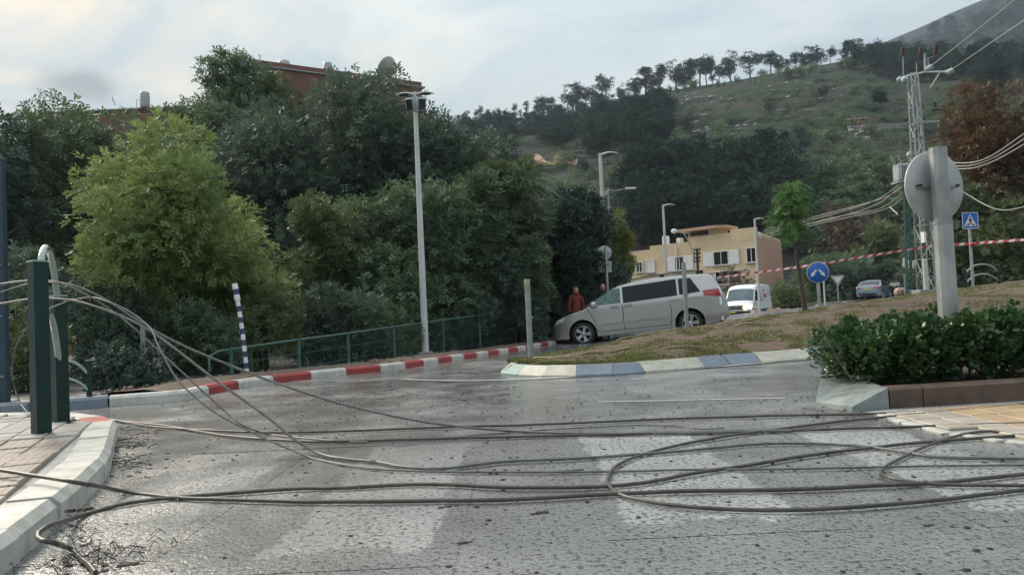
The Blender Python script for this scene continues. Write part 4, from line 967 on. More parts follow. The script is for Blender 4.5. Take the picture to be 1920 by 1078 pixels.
for sg, dx in ((-1, -.11), (1, .15)):
    T_ = Matrix.Translation((dx, -.08, hz-.26)) @ Matrix.Rotation(R(22*sg), 4, 'Z') @ Matrix.Rotation(R(14), 4, 'X')
    fl = obj('floodlight', MB().box((0, 0, 0), (.20, .09, .30), T=T_, bev=.02), MA['galv'], mast)
    obj('lens', MB().box((0, -.05, 0), (.155, .015, .245), T=T_), MA['glass'], fl)
    obj('yoke', MB().tube([T_ @ Vector((-.11, 0, 0)), T_ @ Vector((-.11, .05, .17)), (0, 0, hz-.05)], .012, 6).tube([T_ @ Vector((.11, 0, 0)), T_ @ Vector((.11, .05, .17)), (0, 0, hz-.05)], .012, 6), MA['galv'], fl)
z_ = D(783, 368, b.y).z-b.z
obj('hook_bracket', MB().tube([(-.10, 0, z_+.05), (-.06, 0, z_-.02), (.06, 0, z_-.02), (.10, 0, z_+.05)], .012, 6), MA['galv'], mast)
def lamp(label, px, top, Y, headpx, mat='polepaint'):
    q = D(px, top, Y); z0 = H(q.x, Y)+.1; h = q.z-z0
    root = thing('street_lamp', label, 'street lamp', (q.x, Y, z0), 0, 'single arm street lamps')
    obj('pole', MB().tube([(0, 0, -.1), (0, 0, h*.5), (0, 0, h)], [.085, .07, .055], 12), MA[mat], root)
    wing(root, 1, headpx/FPX*Y, h-.06, 'polepaint', w=.22)
    obj('base_plate', MB().box((0, 0, .03), (.3, .3, .06), bev=.01), MA['galvd'], root)
lamp('grey street lamp rising from the black tree, its head pointing right', 1125, 288, 27, 32)
lamp('grey street lamp in front of the left half of the cream building', 1243, 384, 38.5, 21)
lamp('slim grey street lamp at the right corner of the cream building', 1415, 410, 47, 17)
q = D(1140, 352, 44); z0 = H(q.x, 44)
l5 = thing('street_lamp', 'far street lamp with thin level arm and flat white head', 'street lamp', (q.x, 44, z0)); h = q.z-z0
obj('pole', MB().tube([(0, 0, 0), (0, 0, h)], [.08, .05], 10), MA['galvd'], l5)
obj('arm', MB().tube([(0, 0, h-.1), (.4, 0, h-.2), (1.0, 0, h-.12)], .03, 6), MA['galvd'], l5)
obj('lamp_head', MB().box((1.3, 0, h-.1), (.62, .24, .09), bev=.03), MA['white'], l5)
q = D(1307, 500, 62); z0 = H(q.x, 62)
l6 = thing('old_lamp_pole', 'dark old pole with insulator rungs and a bent lamp arm before the cream building', 'street lamp', (q.x, 62, z0))
def lc(px, py): return local(px, py, 62, (q.x, 62, z0))
obj('pole', MB().tube([(0, 0, 0), lc(1307, 466)], [.13, .10], 8), MA['black'], l6)
obj('lamp_arm', MB().tube([lc(1306, 490), lc(1292, 455), lc(1284, 440), lc(1275, 434), lc(1268, 434)], .05, 6), MA['galvd'], l6)
T_ = Matrix.Translation(lc(1264, 434)); obj('lamp_head', MB().lathe([(0, .22), (.16, .18), (.26, .05), (.2, -.12), (0, -.2)], 12, T=T_), MA['white'], l6)
for py in (469, 476, 484, 491):
    c = lc(1307, py); obj('insulator_rung', MB().box(c, (.55, .08, .08)).box(c+Vector((-.22, 0, .09)), (.09, .09, .14)).box(c+Vector((.22, 0, .09)), (.09, .09, .14)), MA['black'], l6)
# round sign seen from behind, beside the minivan
q = D(1133, 474, 24.6); z0 = H(q.x, 24.6)+.05
sg_ = thing('road_sign', 'round sign seen from behind with square plate below, behind the minivan hood', 'sign', (q.x+.05, 24.6, z0)); hc = q.z-z0
DX = Matrix.Rotation(R(90), 4, 'X')
obj('post', MB().tube([(0, .04, 0), (0, .04, hc+.2)], .045, 10), MA['galv'], sg_)
obj('sign_disc', MB().lathe([(0, -.008), (.232, -.008), (.236, 0), (.232, .008), (0, .008)], 28, T=Matrix.Translation((-.03, .10, hc)) @ DX), MA['signback'], sg_)
obj('sign_plate', MB().box((-.03, .10, hc-.45), (.42, .012, .36)), MA['signback'], sg_)
obj('bracket', MB().box((-.03, .085, hc-.44), (.44, .015, .03)).box((-.03, .085, hc), (.4, .015, .03)), MA['galvd'], sg_)
# bollard pipes on the island
def bollard(label, px, base_y, top_y, Y, r_, z0, paint):
    q = D(px, base_y, Y); root = thing('bollard', label, 'bollard', (q.x, Y, z0), 0, 'bare pipe posts on the island'); h = D(px, top_y, Y).z-z0
    obj('pipe', MB().tube([(0, 0, -.1), (0, 0, h*.5), (.0, 0, h)], r_, 14), MA['galvd'], root)
    obj('clamp', MB().tube([(0, 0, h*.50), (0, 0, h*.53)], r_*1.12, 14).box((r_*1.2, 0, h*.515), (.03, .03, .03)), MA['galvd'], root)
    if paint:
        obj('cap_band', MB().tube([(0, 0, h-.05), (0, 0, h-.005)], r_*1.03, 14).tube([(-.032, -.02, h-.22), (-.034, -.02, h-.05)], [.004, .02], 6), M('faded_yellow_tape', (.42, .42, .18), .6, sc=20), root)
    return root
bollard('bare grey pipe post with yellow taped top on the island tip', 995, 670, 523, 11.6, .044, .14, True)
bollard('bare grey pipe post in front of the minivan rear wheel', 1288, 612, 492, 14.6, .040, .40, False)
# blue and white striped post, leaning
b = G(463, 697, .1); b.z = H(b.x, b.y)+.06
sp = thing('striped_post', 'leaning thin post banded blue and white at the far kerb', 'post', b); top = local(440, 532, b.y+.1, b)
nb_ = 15; ms = [M('navy_band_paint', (.035, .05, .16), .45, sc=10), MA['white']]
for i in range(nb_+1):
    a0, a1 = i/(nb_+1), (i+1)/(nb_+1); bend = lambda t: top*t + Vector((.02*math.sin(math.pi*t), 0, 0)); th = .034 if i < nb_-2 else .046
    obj('band', MB().tube([bend(a0), bend(a1)], th, 10), ms[(i+1) % 2] if i < nb_-2 else ms[1 if i == nb_ else (0 if i == nb_-1 else 1)], sp)
# green fence along the bank
fr = thing('fence', 'low green pipe fence with wire mesh along the planted bank', 'fence', (0, 0, 0))
fpx = [(433,655),(560,637),(652,625),(738,613),(830,600),(898,591),(962,582)]; fY = [13.0, 13.6, 15.0, 16.6, 18.6, 20.2, 22.0]
tops = [D(px, py, Y) for (px, py), Y in zip(fpx, fY)]
end0 = D(392, 668, 12.6); end1 = D(983, 584, 22.6)
rail = [end0+Vector((0, 0, -.25)), end0+Vector((0, 0, -.02)), D(400, 661, 12.7)] + tops + [end1, end1+Vector((.12, .05, -.12)), end1+Vector((.14, .08, -.5))]
obj('top_rail', MB().tube(smoothpath(rail, .25), .022, 8), MA['fence'], fr)
for t in tops:
    p = obj('post', MB().tube([(t.x, t.y, t.z-1.05), (t.x, t.y, t.z+.03)], .032, 8), MA['fence'], fr)
mesh = MB()
for a, b_ in zip(tops[:-1], tops[1:]):
    n = int((b_-a).length/.09)
    for i in range(n):
        p = a.lerp(b_, (i+.5)/n); mesh.tube([p+Vector((0, 0, -.03)), p+Vector((0, 0, -.9))], .0035, 4, cap=False)
    for zz_ in (-.25, -.5, -.75): mesh.tube([a+Vector((0, 0, zz_)), b_+Vector((0, 0, zz_))], .0045, 4, cap=False)
obj('wire_mesh', mesh, MA['fence'], fr)
# second rail line further back
fr2 = thing('fence', 'second green pipe rail behind the floodlight mast', 'fence', (0, 0, 0))
t2 = [D(px, py, Y) for px, py, Y in ((662,618,18.5),(745,600,19.5),(840,588,21),(900,584,22.5))]
obj('top_rail', MB().tube(t2, .022, 8), MA['fence'], fr2)
for t in t2: obj('post', MB().tube([(t.x, t.y, t.z-1.1), (t.x, t.y, t.z)], .03, 8), MA['fence'], fr2)
# grey post in the shade
b = D(270, 697, 12.6); b.z = H(b.x, b.y)-.25
o = tag(obj('grey_post', MB().tube([(0, 0, 0), (0, 0, D(268, 612, 12.6).z-b.z)], .04, 10).lathe([(.0, -.02), (.07, -.02), (.07, .02), (.04, .04)], 10), MA['galvd']), 'plain grey post in the shade left of the striped post', 'post'); o.location = b
# arched guard rails
def arch_rail(name, label, p0, p1, h0, h1, s0, s1, arcs, r_post, r_arc, group=None, endpanel=None):
    root = thing(name, label, 'guard rail', p0, 0, group); d = Vector((p1[0]-p0[0], p1[1]-p0[1], p1[2]-p0[2])); rz = math.atan2(d.y, d.x)
    for off, h in ((Vector((0, 0, 0)), h0), (d, h1)):
        ps = obj('post', MB().box(off+Vector((0, 0, h/2-.05)), (r_post, r_post, h+.1), rz=rz+.6, bev=.006), MA['green'], root)
        obj('cap', MB().box(off+Vector((0, 0, h+.004)), (r_post*1.04, r_post*1.04, .012), rz=rz+.6), MA['rail_shine'], ps)
        obj('base_plate', MB().box(off+Vector((0, 0, .006)), (r_post*1.7, r_post*1.7, .012), rz=rz+.6), MA['green'], ps)
    for za, zm, zb in arcs:
        pts = []
        for i in range(21):
            t = i/20; q = d*t; z = za+(zb-za)*t + (zm-(za+zb)/2)*(1-abs(2*t-1)**2.4)
            pts.append((q.x, q.y, z+0*d.z))
        obj('arched_rail', MB().tube(pts, r_arc, 12), MA['rail_shine'], root)
    return root
p0 = G(78, 815, .13); p1 = G(114, 791, .13)
arch_rail('guard_rail', 'dark green arched guard rail with square posts on the left pavement', p0, p1, D(75, 491, p0.y).z-p0.z, D(110, 556, p1.y).z-p1.z,
          0, 0, ((D(80, 545, p0.y).z-p0.z, D(90, 466, (p0.y+p1.y)/2).z-p0.z, D(112, 572, p1.y).z-p0.z), (D(80, 655, p0.y).z-p0.z, D(93, 587, (p0.y+p1.y)/2).z-p0.z, D(114, 690, p1.y).z-p0.z)), .098, .024)
p0 = G(62, 757, .1); p1 = G(168, 747, .1)
arch_rail('guard_rail', 'far green arched guard rail in the shade behind the left posts', p0, p1, .42, .42, 0, 0, ((.26, .44, .26), (.08, .24, .08)), .045, .014)
p0 = D(1812, 556, 27.5); p1 = D(1875, 552, 27.8); p0.z = p1.z = H(p0.x, 27.5)+.12
hh = D(1875, 496, 27.8).z-p0.z
arch_rail('guard_rail', 'green arched guard rail in front of the trees on the right', p0, p1, hh*.85, hh, 0, 0, ((hh*.62, hh*1.04, hh*.66), (hh*.2, hh*.6, hh*.24)), .10, .03)
# dark blue pole cut by the left picture edge
b = G(2, 757, .1)
bp = thing('blue_pole', 'dark blue steel pole at the left edge of the picture', 'pole', b); h = D(0, 295, b.y).z-b.z
obj('shaft', MB().box((0, 0, h/2), (.15, .15, h), rz=.3, bev=.015), MA['bluepole'], bp)
obj('base_plate', MB().box((0, 0, .012), (.26, .26, .024), rz=.3), MA['bluepole'], bp)
for z_ in (.3, .95, 1.5): obj('bolt', MB().box((.07, -.078, z_), (.02, .02, .02)), MA['galvd'], bp)
# big sign back on thick pole, in the hedge
Yp = 6.55; b = D(1779, 600, Yp); b.z = .1
bs = thing('road_sign', 'large round sign seen from behind on a thick grey pole in the hedge', 'sign', b)
zt = D(1766, 277, Yp).z-b.z; zc = D(1760, 418, Yp).z-b.z
obj('pole', MB().tube([(0, 0, -.1), (0, 0, zc)], [.080, .077], 12, sm=False), MA['galv'], bs)
obj('upper_sleeve', MB().tube([(0, 0, zc), (0, 0, zt)], .072, 12, sm=False), MA['galvd'], bs)
obj('collar', MB().tube([(0, 0, zc-.012), (0, 0, zc+.012)], .083, 12), MA['galvd'], bs)
cz = D(1757, 346, Yp).z-b.z
Td = Matrix.Translation((.02, .12, cz)) @ Matrix.Rotation(R(16), 4, 'Z') @ DX
obj('sign_disc', MB().lathe([(0, -.006), (.305, -.006), (.312, -.016), (.315, 0), (.308, .006), (0, .006)], 40, T=Td), MA['signback'], bs)
Tb = Matrix.Translation((.02, .105, cz)) @ Matrix.Rotation(R(16), 4, 'Z')
obj('bracket', MB().box((0, -.02, .0), (.42, .03, .03), T=Tb).box((0, -.0, .02), (.1, .05, .05), T=Tb), MA['galvd'], bs)
for s_ in (-.2, .2): obj('bolt', MB().tube([Tb @ Vector((s_, -.05, 0)), Tb @ Vector((s_, .0, 0))], .013, 8), MA['black'], bs)
# blue keep-either-side sign
def arrow(c, ang, L_, w, T_, z):
    d = Vector((math.sin(ang), -math.cos(ang))); n = Vector((-d.y, d.x)); a = Vector(c)-d*L_/2; m_ = a+d*L_*.52; e = a+d*L_
    return MB().prism([tuple(v) for v in (a-n*w*.5, m_-n*w*.5, m_-n*w*1.15, e, m_+n*w*1.15, m_+n*w*.5, a+n*w*.5)], z, z+.004, T=T_)
Ys = 20.0; b = D(1537, 580, Ys); b.z = H(b.x, Ys)+.30
bsn = thing('road_sign', 'round blue sign with two white arrows pointing down either side', 'sign', b); cz = D(1534, 511, Ys).z-b.z
obj('post', MB().tube([(0, 0, -.1), (0, 0, cz+.15)], .045, 12), MA['galv'], bsn)
Tf = Matrix.Translation((-.02, -.07, cz)) @ Matrix.Rotation(R(-30), 4, 'Z') @ DX
dk = obj('sign_disc', MB().lathe([(0, -.006), (.270, -.006), (.277, 0), (.270, .006), (0, .006)], 32, T=Tf), MA['bluesign'], bsn)
obj('rim', MB().lathe([(.265, .0065), (.276, .0065), (.276, .0075), (.265, .0075)], 32, T=Tf), MA['white'], dk)
for sg in (-1, 1): obj('arrow', arrow((sg*.105, -.02), sg*R(38), .23, .05, Tf, .0075), MA['white'], dk)
# crossing sign
Yc = 27.0; b = D(1826, 554, Yc); b.z = H(b.x, Yc)+.1
cs_ = thing('road_sign', 'square blue pedestrian crossing sign on a grey post', 'sign', b); cz = D(1820, 414, Yc).z-b.z
obj('post', MB().tube([(0, 0, -.1), (0, 0, cz+.2)], .05, 12), MA['galv'], cs_)
Tf = Matrix.Translation((0, -.075, cz)) @ Matrix.Rotation(R(8), 4, 'Z') @ DX
pl = obj('sign_plate', MB().prism([(-.31, -.29), (.31, -.29), (.31, .29), (-.31, .29)], -.006, .006, T=Tf), MA['bluesign'], cs_)
obj('border', MB().prism([(-.31, .27), (.31, .27), (.31, .29), (-.31, .29)], .0065, .009, T=Tf).prism([(-.31, -.29), (.31, -.29), (.31, -.27), (-.31, -.27)], .0065, .009, T=Tf).prism([(-.31, -.269), (-.29, -.269), (-.29, .269), (-.31, .269)], .0065, .009, T=Tf).prism([(.29, -.269), (.31, -.269), (.31, .269), (.29, .269)], .0065, .009, T=Tf), MA['white'], pl)
obj('triangle', MB().prism([(-.25, -.2), (.25, -.2), (0, .23)], .0065, .009, T=Tf), MA['white'], pl)
fig = MB()
fig.prism([(.0+.032*math.cos(k*.785), .115+.032*math.sin(k*.785)) for k in range(8)], .0095, .012, T=Tf)
fig.prism([(-.03, .075), (.035, .075), (.03, -.04), (-.03, -.04)], .0095, .0115, T=Tf)
fig.prism([(-.03, -.035), (.01, -.035), (-.05, -.17), (-.09, -.17)], .0095, .0118, T=Tf)
fig.prism([(-.005, -.035), (.03, -.035), (.085, -.17), (.045, -.17)], .0095, .0114, T=Tf)
fig.prism([(-.03, .065), (-.02, .035), (-.085, -.02), (-.1, .005)], .0095, .0113, T=Tf).prism([(.03, .065), (.02, .035), (.085, -.02), (.1, .005)], .0095, .0113, T=Tf)
obj('walking_figure', fig, MA['black'], pl)
bars = MB()
for x in (-.17, -.115, .115, .17): bars.prism([(x-.014, -.19), (x+.018, -.19), (x*.72+.010, -.10), (x*.72-.008, -.10)], .0095, .0112, T=Tf)
obj('crossing_bars', bars, MA['black'], pl)
# small far signs
q = D(1570, 524, 56); z0 = H(q.x, 56); ys = thing('road_sign', 'small inverted triangle sign left of the silver sedan', 'sign', (q.x, 56, z0)); h = q.z-z0
obj('post', MB().tube([(0, 0, 0), (0, 0, h+.1)], .05, 8), MA['galvd'], ys)
Tf = Matrix.Translation((0, -.06, h)) @ DX
obj('sign_plate', MB().prism([(-.55, .3), (.55, .3), (0, -.5)], -.01, .01, T=Tf), MA['signback'], ys)
obj('inner_triangle', MB().prism([(-.3, .17), (.3, .17), (0, -.28)], .011, .014, T=Tf), MA['white'], ys)
q = D(1544, 520, 55); z0 = H(q.x, 55); o = thing('thin_post', 'thin pale post just right of the blue arrow sign', 'post', (q.x, 55, z0))
obj('shaft', MB().tube([(0, 0, 0), (0, 0, q.z-z0)], .06, 8), MA['polepaint'], o); obj('cap', MB().lathe([(.06, q.z-z0), (.075, q.z-z0+.03), (.0, q.z-z0+.08)], 8), MA['polepaint'], o)
q = D(1678, 533, 48); z0 = H(q.x, 48); ds_ = thing('direction_sign', 'small white arrow shaped direction board right of the sedan', 'sign', (q.x, 48, z0)); h = q.z-z0
obj('post', MB().tube([(0, .03, 0), (0, .03, h)], .035, 8), MA['galvd'], ds_)
obj('board', MB().prism([(-.28, 0), (-.22, .11), (.27, .13), (.27, -.10), (-.22, -.11)], -.015, .015, T=Matrix.Translation((0, -.03, h)) @ DX), MA['white'], ds_)
q = D(1690, 556, 44); z0 = H(q.x, 44)+.05
pk = thing('white_bag', 'crumpled pinkish white sack lying on a stump beside the sedan', 'sack', (q.x, 44, z0))
rg = random.Random(3); rows = []
for i in range(9):
    t = math.pi*i/8; rows.append([(.34*math.sin(t)*math.cos(a)*(1+.3*rg.random()), .28*math.sin(t)*math.sin(a), .5+.24*math.cos(t)*(1+.35*rg.random())) for a in [k*.628 for k in range(11)]])
for r_ in rows: r_[-1] = r_[0]
obj('sack', MB().grid(rows, 0, False), M('dirty_pink_sack', (.5, .36, .31), .7, sc=4), pk)
obj('stump', MB().lathe([(.3, -.1), (.27, .2), (.24, .35), (0, .36)], 10), MA['bark'], pk)
q = D(1708, 520, 37); z0 = H(q.x, 37); ww_ = thing('torn_board', 'bent white butterfly shaped board hanging left of the pylon foot', 'board', (q.x-.0, 37, z0)); k = 37/FPX; h = q.z-z0
obj('post', MB().tube([(-.3, .05, 0), (-.28, .05, h+.2)], .04, 8), MA['galvd'], ww_)
Tw = Matrix.Translation((0, 0, h+.62)) @ DX
obj('board', MB().prism([(x*k, y*k) for x, y in ((-14,-2),(-12,12),(-8,14),(0,6),(8,8),(14,9),(13,2),(8,-2),(6,-8),(0,-5),(-8,-8))], -.02, .02, T=Tw), MA['white'], ww_)
obj('small_plate', MB().box((-.05, 0, h+1.15), (.26, .03, .24)), MA['signback'], ww_)
# ------------------------------------------------------------------ pylon
Yt = 36.0; b = D(1738, 556, Yt); b.z = H(b.x, Yt)+.1
py_ = thing('lattice_pylon', 'grey steel lattice power pylon with crossarm and glass insulators', 'pylon', b)
def tl_(px, py, dy=0): v = local(px, py, Yt, b); v.y += dy; return v
zt = tl_(1731, 138).z; wb, wt = .29, .16
def leg(sx, sy, t): w = wb+(wt-wb)*t; return Vector((sx*w-.08*t*0, sy*w, zt*t))
for sx in (-1, 1):
    for sy in (-1, 1): obj('leg', MB().tube([leg(sx, sy, 0)+Vector((0, 0, -.1)), leg(sx, sy, 1)], .042, 4, sm=False), MA['galv'], py_)
br_ = MB(); nl = 13
for i in range(nl):
    t0, t1 = i/nl, (i+1)/nl
    for (a, c) in (((-1,-1),(1,-1)), ((1,-1),(1,1)), ((1,1),(-1,1)), ((-1,1),(-1,-1))):
        if i % 2: a, c = c, a
        br_.tube([leg(*a, t0), leg(*c, t1)], .024, 4, sm=False); br_.tube([leg(*a, t1), leg(*c, t1)], .02, 4, sm=False)
obj('bracing', br_, MA['galv'], py_)
obj('crossarm', MB().tube([tl_(1686, 147), tl_(1733, 136), tl_(1776, 135)], .05, 4, sm=False).tube([tl_(1706, 143), tl_(1722, 165)], .025, 4).tube([tl_(1762, 137), tl_(1744, 165)], .025, 4), MA['polepaint'], py_)
def insul(px, py, dy, dirv, n=3, r_=.13):
    T_ = Matrix.Translation(tl_(px, py, dy)) @ Vector(dirv).to_track_quat('Z', 'Y').to_matrix().to_4x4(); mb = MB()
    for i in range(n): mb.lathe([(.03, i*.11), (r_, i*.11+.02), (r_*.95, i*.11+.05), (.04, i*.11+.09)], 14, T=T_)
    obj('insulator', mb, M('glass_insulator', (.45, .58, .58), .12, sc=5, coat=.8), py_)
insul(1692, 152, -.1, (-.2, -.9, -.1)); insul(1735, 132, -.15, (.25, -.9, .1)); insul(1774, 138, -.1, (.3, -.9, .1)); insul(1690, 146, .1, (-.1, .8, -.2), 2, .11)
obj('upper_rods', MB().tube([tl_(1694, 143), tl_(1693, 104)], .022, 6).tube([tl_(1735, 134), tl_(1734, 100)], .05, 6).tube([tl_(1719, 140), tl_(1718, 118)], .02, 6).tube([tl_(1741, 136), tl_(1740, 108)], .02, 6).tube([tl_(1735, 112), tl_(1757, 104)], .02, 6), MA['galvd'], py_)
for px, py in ((1693, 96), (1727, 95), (1755, 93)):
    T_ = Matrix.Translation(tl_(px, py)) @ Matrix.Rotation(R(12), 4, 'Y'); mb = MB()
    for i in range(5): mb.lathe([(.05, -.28+i*.11), (.12-.012*abs(i-2), -.25+i*.11), (.05, -.19+i*.11)], 10, T=T_)
    obj('surge_arrester', mb, M('brown_porcelain', (.09, .05, .045), .3, sc=5), py_)
obj('down_cable', MB().tube([tl_(1703, 146), tl_(1712, 160), tl_(1717, 180), tl_(1719, 260, -.45)], .035, 6), MA['galvd'], py_)
obj('bracket_arm', MB().box(tl_(1750, 210, -.3), (.5, .06, .08)).box(tl_(1746, 200, -.3), (.12, .1, .25)), MA['black'], py_)
obj('platform_beam', MB().box(tl_(1732, 232, -.32), (1.1, .08, .1)), MA['galvd'], py_)
obj('warning_plate', MB().box(tl_(1745, 443, -.5), (.36, .02, .46)), MA['white'], py_); obj('warning_plate', MB().box(tl_(1721, 447, -.5), (.1, .3, .5)), MA['white'], py_)
for px, t_ in ((1724, 487), (1750, 484)): obj('cable_casing', MB().box((tl_(px, 520).x, -.55, (tl_(px, t_).z)/2), (.19, .12, tl_(px, t_).z), bev=.02), MA['polepaint'], py_)
obj('footing', MB().box((0, 0, .05), (1.3, 1.3, .25), bev=.03), MA['concrete'], py_)
# transformer on its own frame
b2 = D(1702, 556, Yt+.3); b2.z = H(b2.x, Yt)+.1
tf = thing('transformer', 'grey pole mounted transformer on a frame left of the pylon', 'transformer', b2)
def t2_(px, py, dy=0): v = local(px, py, Yt+.3, b2); v.y += dy; return v
for px in (1698, 1706): obj('frame_post', MB().tube([(t2_(px, 500).x, 0, -.1), (t2_(px, 400).x, 0, t2_(px, 344).z)], .07, 4, sm=False), MA['fence'], tf)
mb = MB()
for i in range(14): z = 4.2*i/14; mb.tube([(t2_(1698, 500).x, 0, z), (t2_(1706, 500).x, 0, z+.3)], .02, 4)
obj('frame_bracing', mb, MA['fence'], tf)
c = t2_(1694, 324); obj('tank', MB().box(c, (.74, .6, .8), bev=.04), MA['galv'], tf)
mb = MB()
for i in range(7): mb.box(c+Vector((-.3+.1*i, -.34, 0)), (.02, .1, .6))
obj('cooling_fins', mb, MA['galv'], tf)
obj('platform', MB().box(c+Vector((.1, 0, -.46)), (1.1, .7, .1)), MA['galvd'], tf)
for px, py, m_ in ((1674, 300, 'black'), (1687, 298, 'black'), (1708, 293, 'white')):
    p = t2_(px, py); T_ = Matrix.Translation(p) @ Matrix.Rotation(R(-18 if px < 1700 else 10), 4, 'Y'); mb = MB()
    for i in range(6): mb.lathe([(.035, -.25+i*.075), (.09-.006*i, -.22+i*.075), (.035, -.19+i*.075)], 10, T=T_)
    obj('bushing', mb, MA['galvd' if m_ == 'black' else 'signback'], tf)
p = t2_(1707, 291); obj('spare_insulator', MB().lathe([(0, -.1), (.17, -.06), (.19, .04), (.1, .12), (0, .13)], 14, T=Matrix.Translation(p) @ DX), MA['signback'], tf)
# ------------------------------------------------------------------ vehicles
class Car:
    """x runs from the nose (0) to the tail (L); y is the half width; z up. Skin is a function so that panes, doors and lamps sit on it."""
    def __init__(s, L, top, bot, plan, belt, tumble, wheels, r, arch, crown=.06, pw=2.6):
        s.L, s.top, s.bot, s.plan, s.belt, s.tumble, s.wheels, s.r, s.arch, s.crown, s.pw = L, top, bot, plan, belt, tumble, wheels, r, arch, crown, pw
    def sm(s, pts, x):
        # smooth interpolation (cubic Hermite with finite differences)
        n = len(pts)
        if x <= pts[0][0]: return pts[0][1]
        if x >= pts[-1][0]: return pts[-1][1]
        for i in range(n-1):
            if x <= pts[i+1][0]: break
        x0, y0 = pts[i]; x1, y1 = pts[i+1]; h = x1-x0; t = (x-x0)/h; sl = (y1-y0)/h
        def m(k):
            if k <= 0 or k >= n-1: return None
            a = (pts[k][1]-pts[k-1][1])/(pts[k][0]-pts[k-1][0]); b = (pts[k+1][1]-pts[k][1])/(pts[k+1][0]-pts[k][0])
            return 0 if a*b <= 0 else 2*a*b/(a+b)
        m0 = m(i); m1 = m(i+1); m0 = sl if m0 is None else m0; m1 = sl if m1 is None else m1
        return (2*t**3-3*t*t+1)*y0 + (t**3-2*t*t+t)*h*m0 + (-2*t**3+3*t*t)*y1 + (t**3-t*t)*h*m1
    def zt(s, x): return s.sm(s.top, x)
    def zb(s, x): return s.sm(s.bot, x)
    def cr(s, x): return min(s.crown, .25*(s.zt(x)-s.zb(x)))
    def hw(s, x, z):
        w = s.sm(s.plan, x); bz = s.belt
        if z > bz: w -= s.tumble*(z-bz) + .10*s.tumble*max(0, z-bz)**2
        if z < .5: w -= .28*(.5-z)**1.5
        w -= .02*max(0, abs(z-.75)-.12)**1.0*0
        return max(.02, w)
    def surf(s, x, z, off): return Vector((x, -(s.hw(x, z)+off), z))
    def topz(s, x, yf):
        return s.zt(x) - s.cr(x)*abs(yf)**s.pw
    def body(s):
        xs = sorted(set([s.L*i/120 for i in range(121)] + [s.L*(i/12)**2*.06 for i in range(13)] + [s.L-s.L*(i/12)**2*.06 for i in range(13)]))
        NV, NT = 30, 9; rows = []
        for x in xs:
            zb, zt = s.zb(x), s.zt(x)-s.cr(x); row = []
            row.append(Vector((x, 0, zb))); row.append(Vector((x, -.5*s.hw(x, zb), zb)))
            for i in range(NV+1):
                z = zb+(zt-zb)*i/NV; row.append(Vector((x, -s.hw(x, z), z)))
            w = s.hw(x, zt)
            for i in range(1, NT+1):
                yf = 1-i/NT; row.append(Vector((x, -w*yf, s.topz(x, yf))))
            rows.append(row)
        k = len(rows[0]); mb = MB()
        P = [[v.copy() for v in r] for r in rows]
        for r in P:
            for j in range(2, NV+3):
                v = r[j]
                for wx in s.wheels:
                    d = math.hypot(v.x-wx, v.z-s.r); 
                    if abs(d-s.arch) < .030 and d > 1e-3: f = s.arch/d; v.x = wx+(v.x-wx)*f; v.z = s.r+(v.z-s.r)*f; v.y = -s.hw(v.x, v.z)
        for side in (1, -1):
            vs = [Vector((v.x-s.L/2, v.y*side, v.z)) for r in P for v in r]; fs = []
            for i in range(len(P)-1):
                for j in range(k-1):
                    q = [(i, j), (i, j+1), (i+1, j+1), (i+1, j)]; c = sum((P[a][b] for a, b in q), Vector())/4
                    if j < NV+2 and any(math.hypot(c.x-wx, c.z-s.r) < s.arch for wx in s.wheels): continue
                    f = [a*k+b for a, b in q]; fs.append(f if side < 0 else f[::-1])
            mb.add(vs, fs, 0, True)
            for i, r in ((0, P[0]), (len(P)-1, P[-1])):
                mb.add([Vector((v.x-s.L/2, v.y*side, v.z)) for v in r], [tuple(range(k))], 0, False)
        return mb
    def patch(s, quad, off=.004, nu=14, nv=6, side=1):
        (a, b, c, d) = quad; rows = []     # a,b bottom (front to back), c top back, d top front
        for j in range(nv+1):
            v = j/nv; row = []
            for i in range(nu+1):
                u = i/nu; x = (a[0]*(1-u)+b[0]*u)*(1-v)+(d[0]*(1-u)+c[0]*u)*v; z = (a[1]*(1-u)+b[1]*u)*(1-v)+(d[1]*(1-u)+c[1]*u)*v
                p = s.surf(x, z, off); row.append((p.x-s.L/2, p.y*side, p.z))
            rows.append(row)
        return MB().grid(rows if side > 0 else rows[::-1], 0, True)
    def tpatch(s, x0, x1, y0, y1, off=.005, n=10, m=10, fn=None):
        rows = []
        for j in range(n+1):
            x = x0+(x1-x0)*j/n; row = []; e = .004; dz = (s.zt(x+e)-s.zt(x-e))/(2*e); nn = Vector((-dz, 0, 1)).normalized()
            w = s.hw(x, s.zt(x)-s.cr(x))
            for i in range(m+1):
                yf = y0+(y1-y0)*i/m; p = Vector((x, w*yf, s.topz(x, yf)))+nn*off; row.append((p.x-s.L/2, p.y, p.z))
            rows.append(row)
        return MB().grid(rows, 0, True)
    def line(s, pts, r=.005, side=1, off=.0):
        return MB().tube([(lambda p: (p.x-s.L/2, p.y*side, p.z))(s.surf(x, z, off)) for x, z in pts], r, 5)
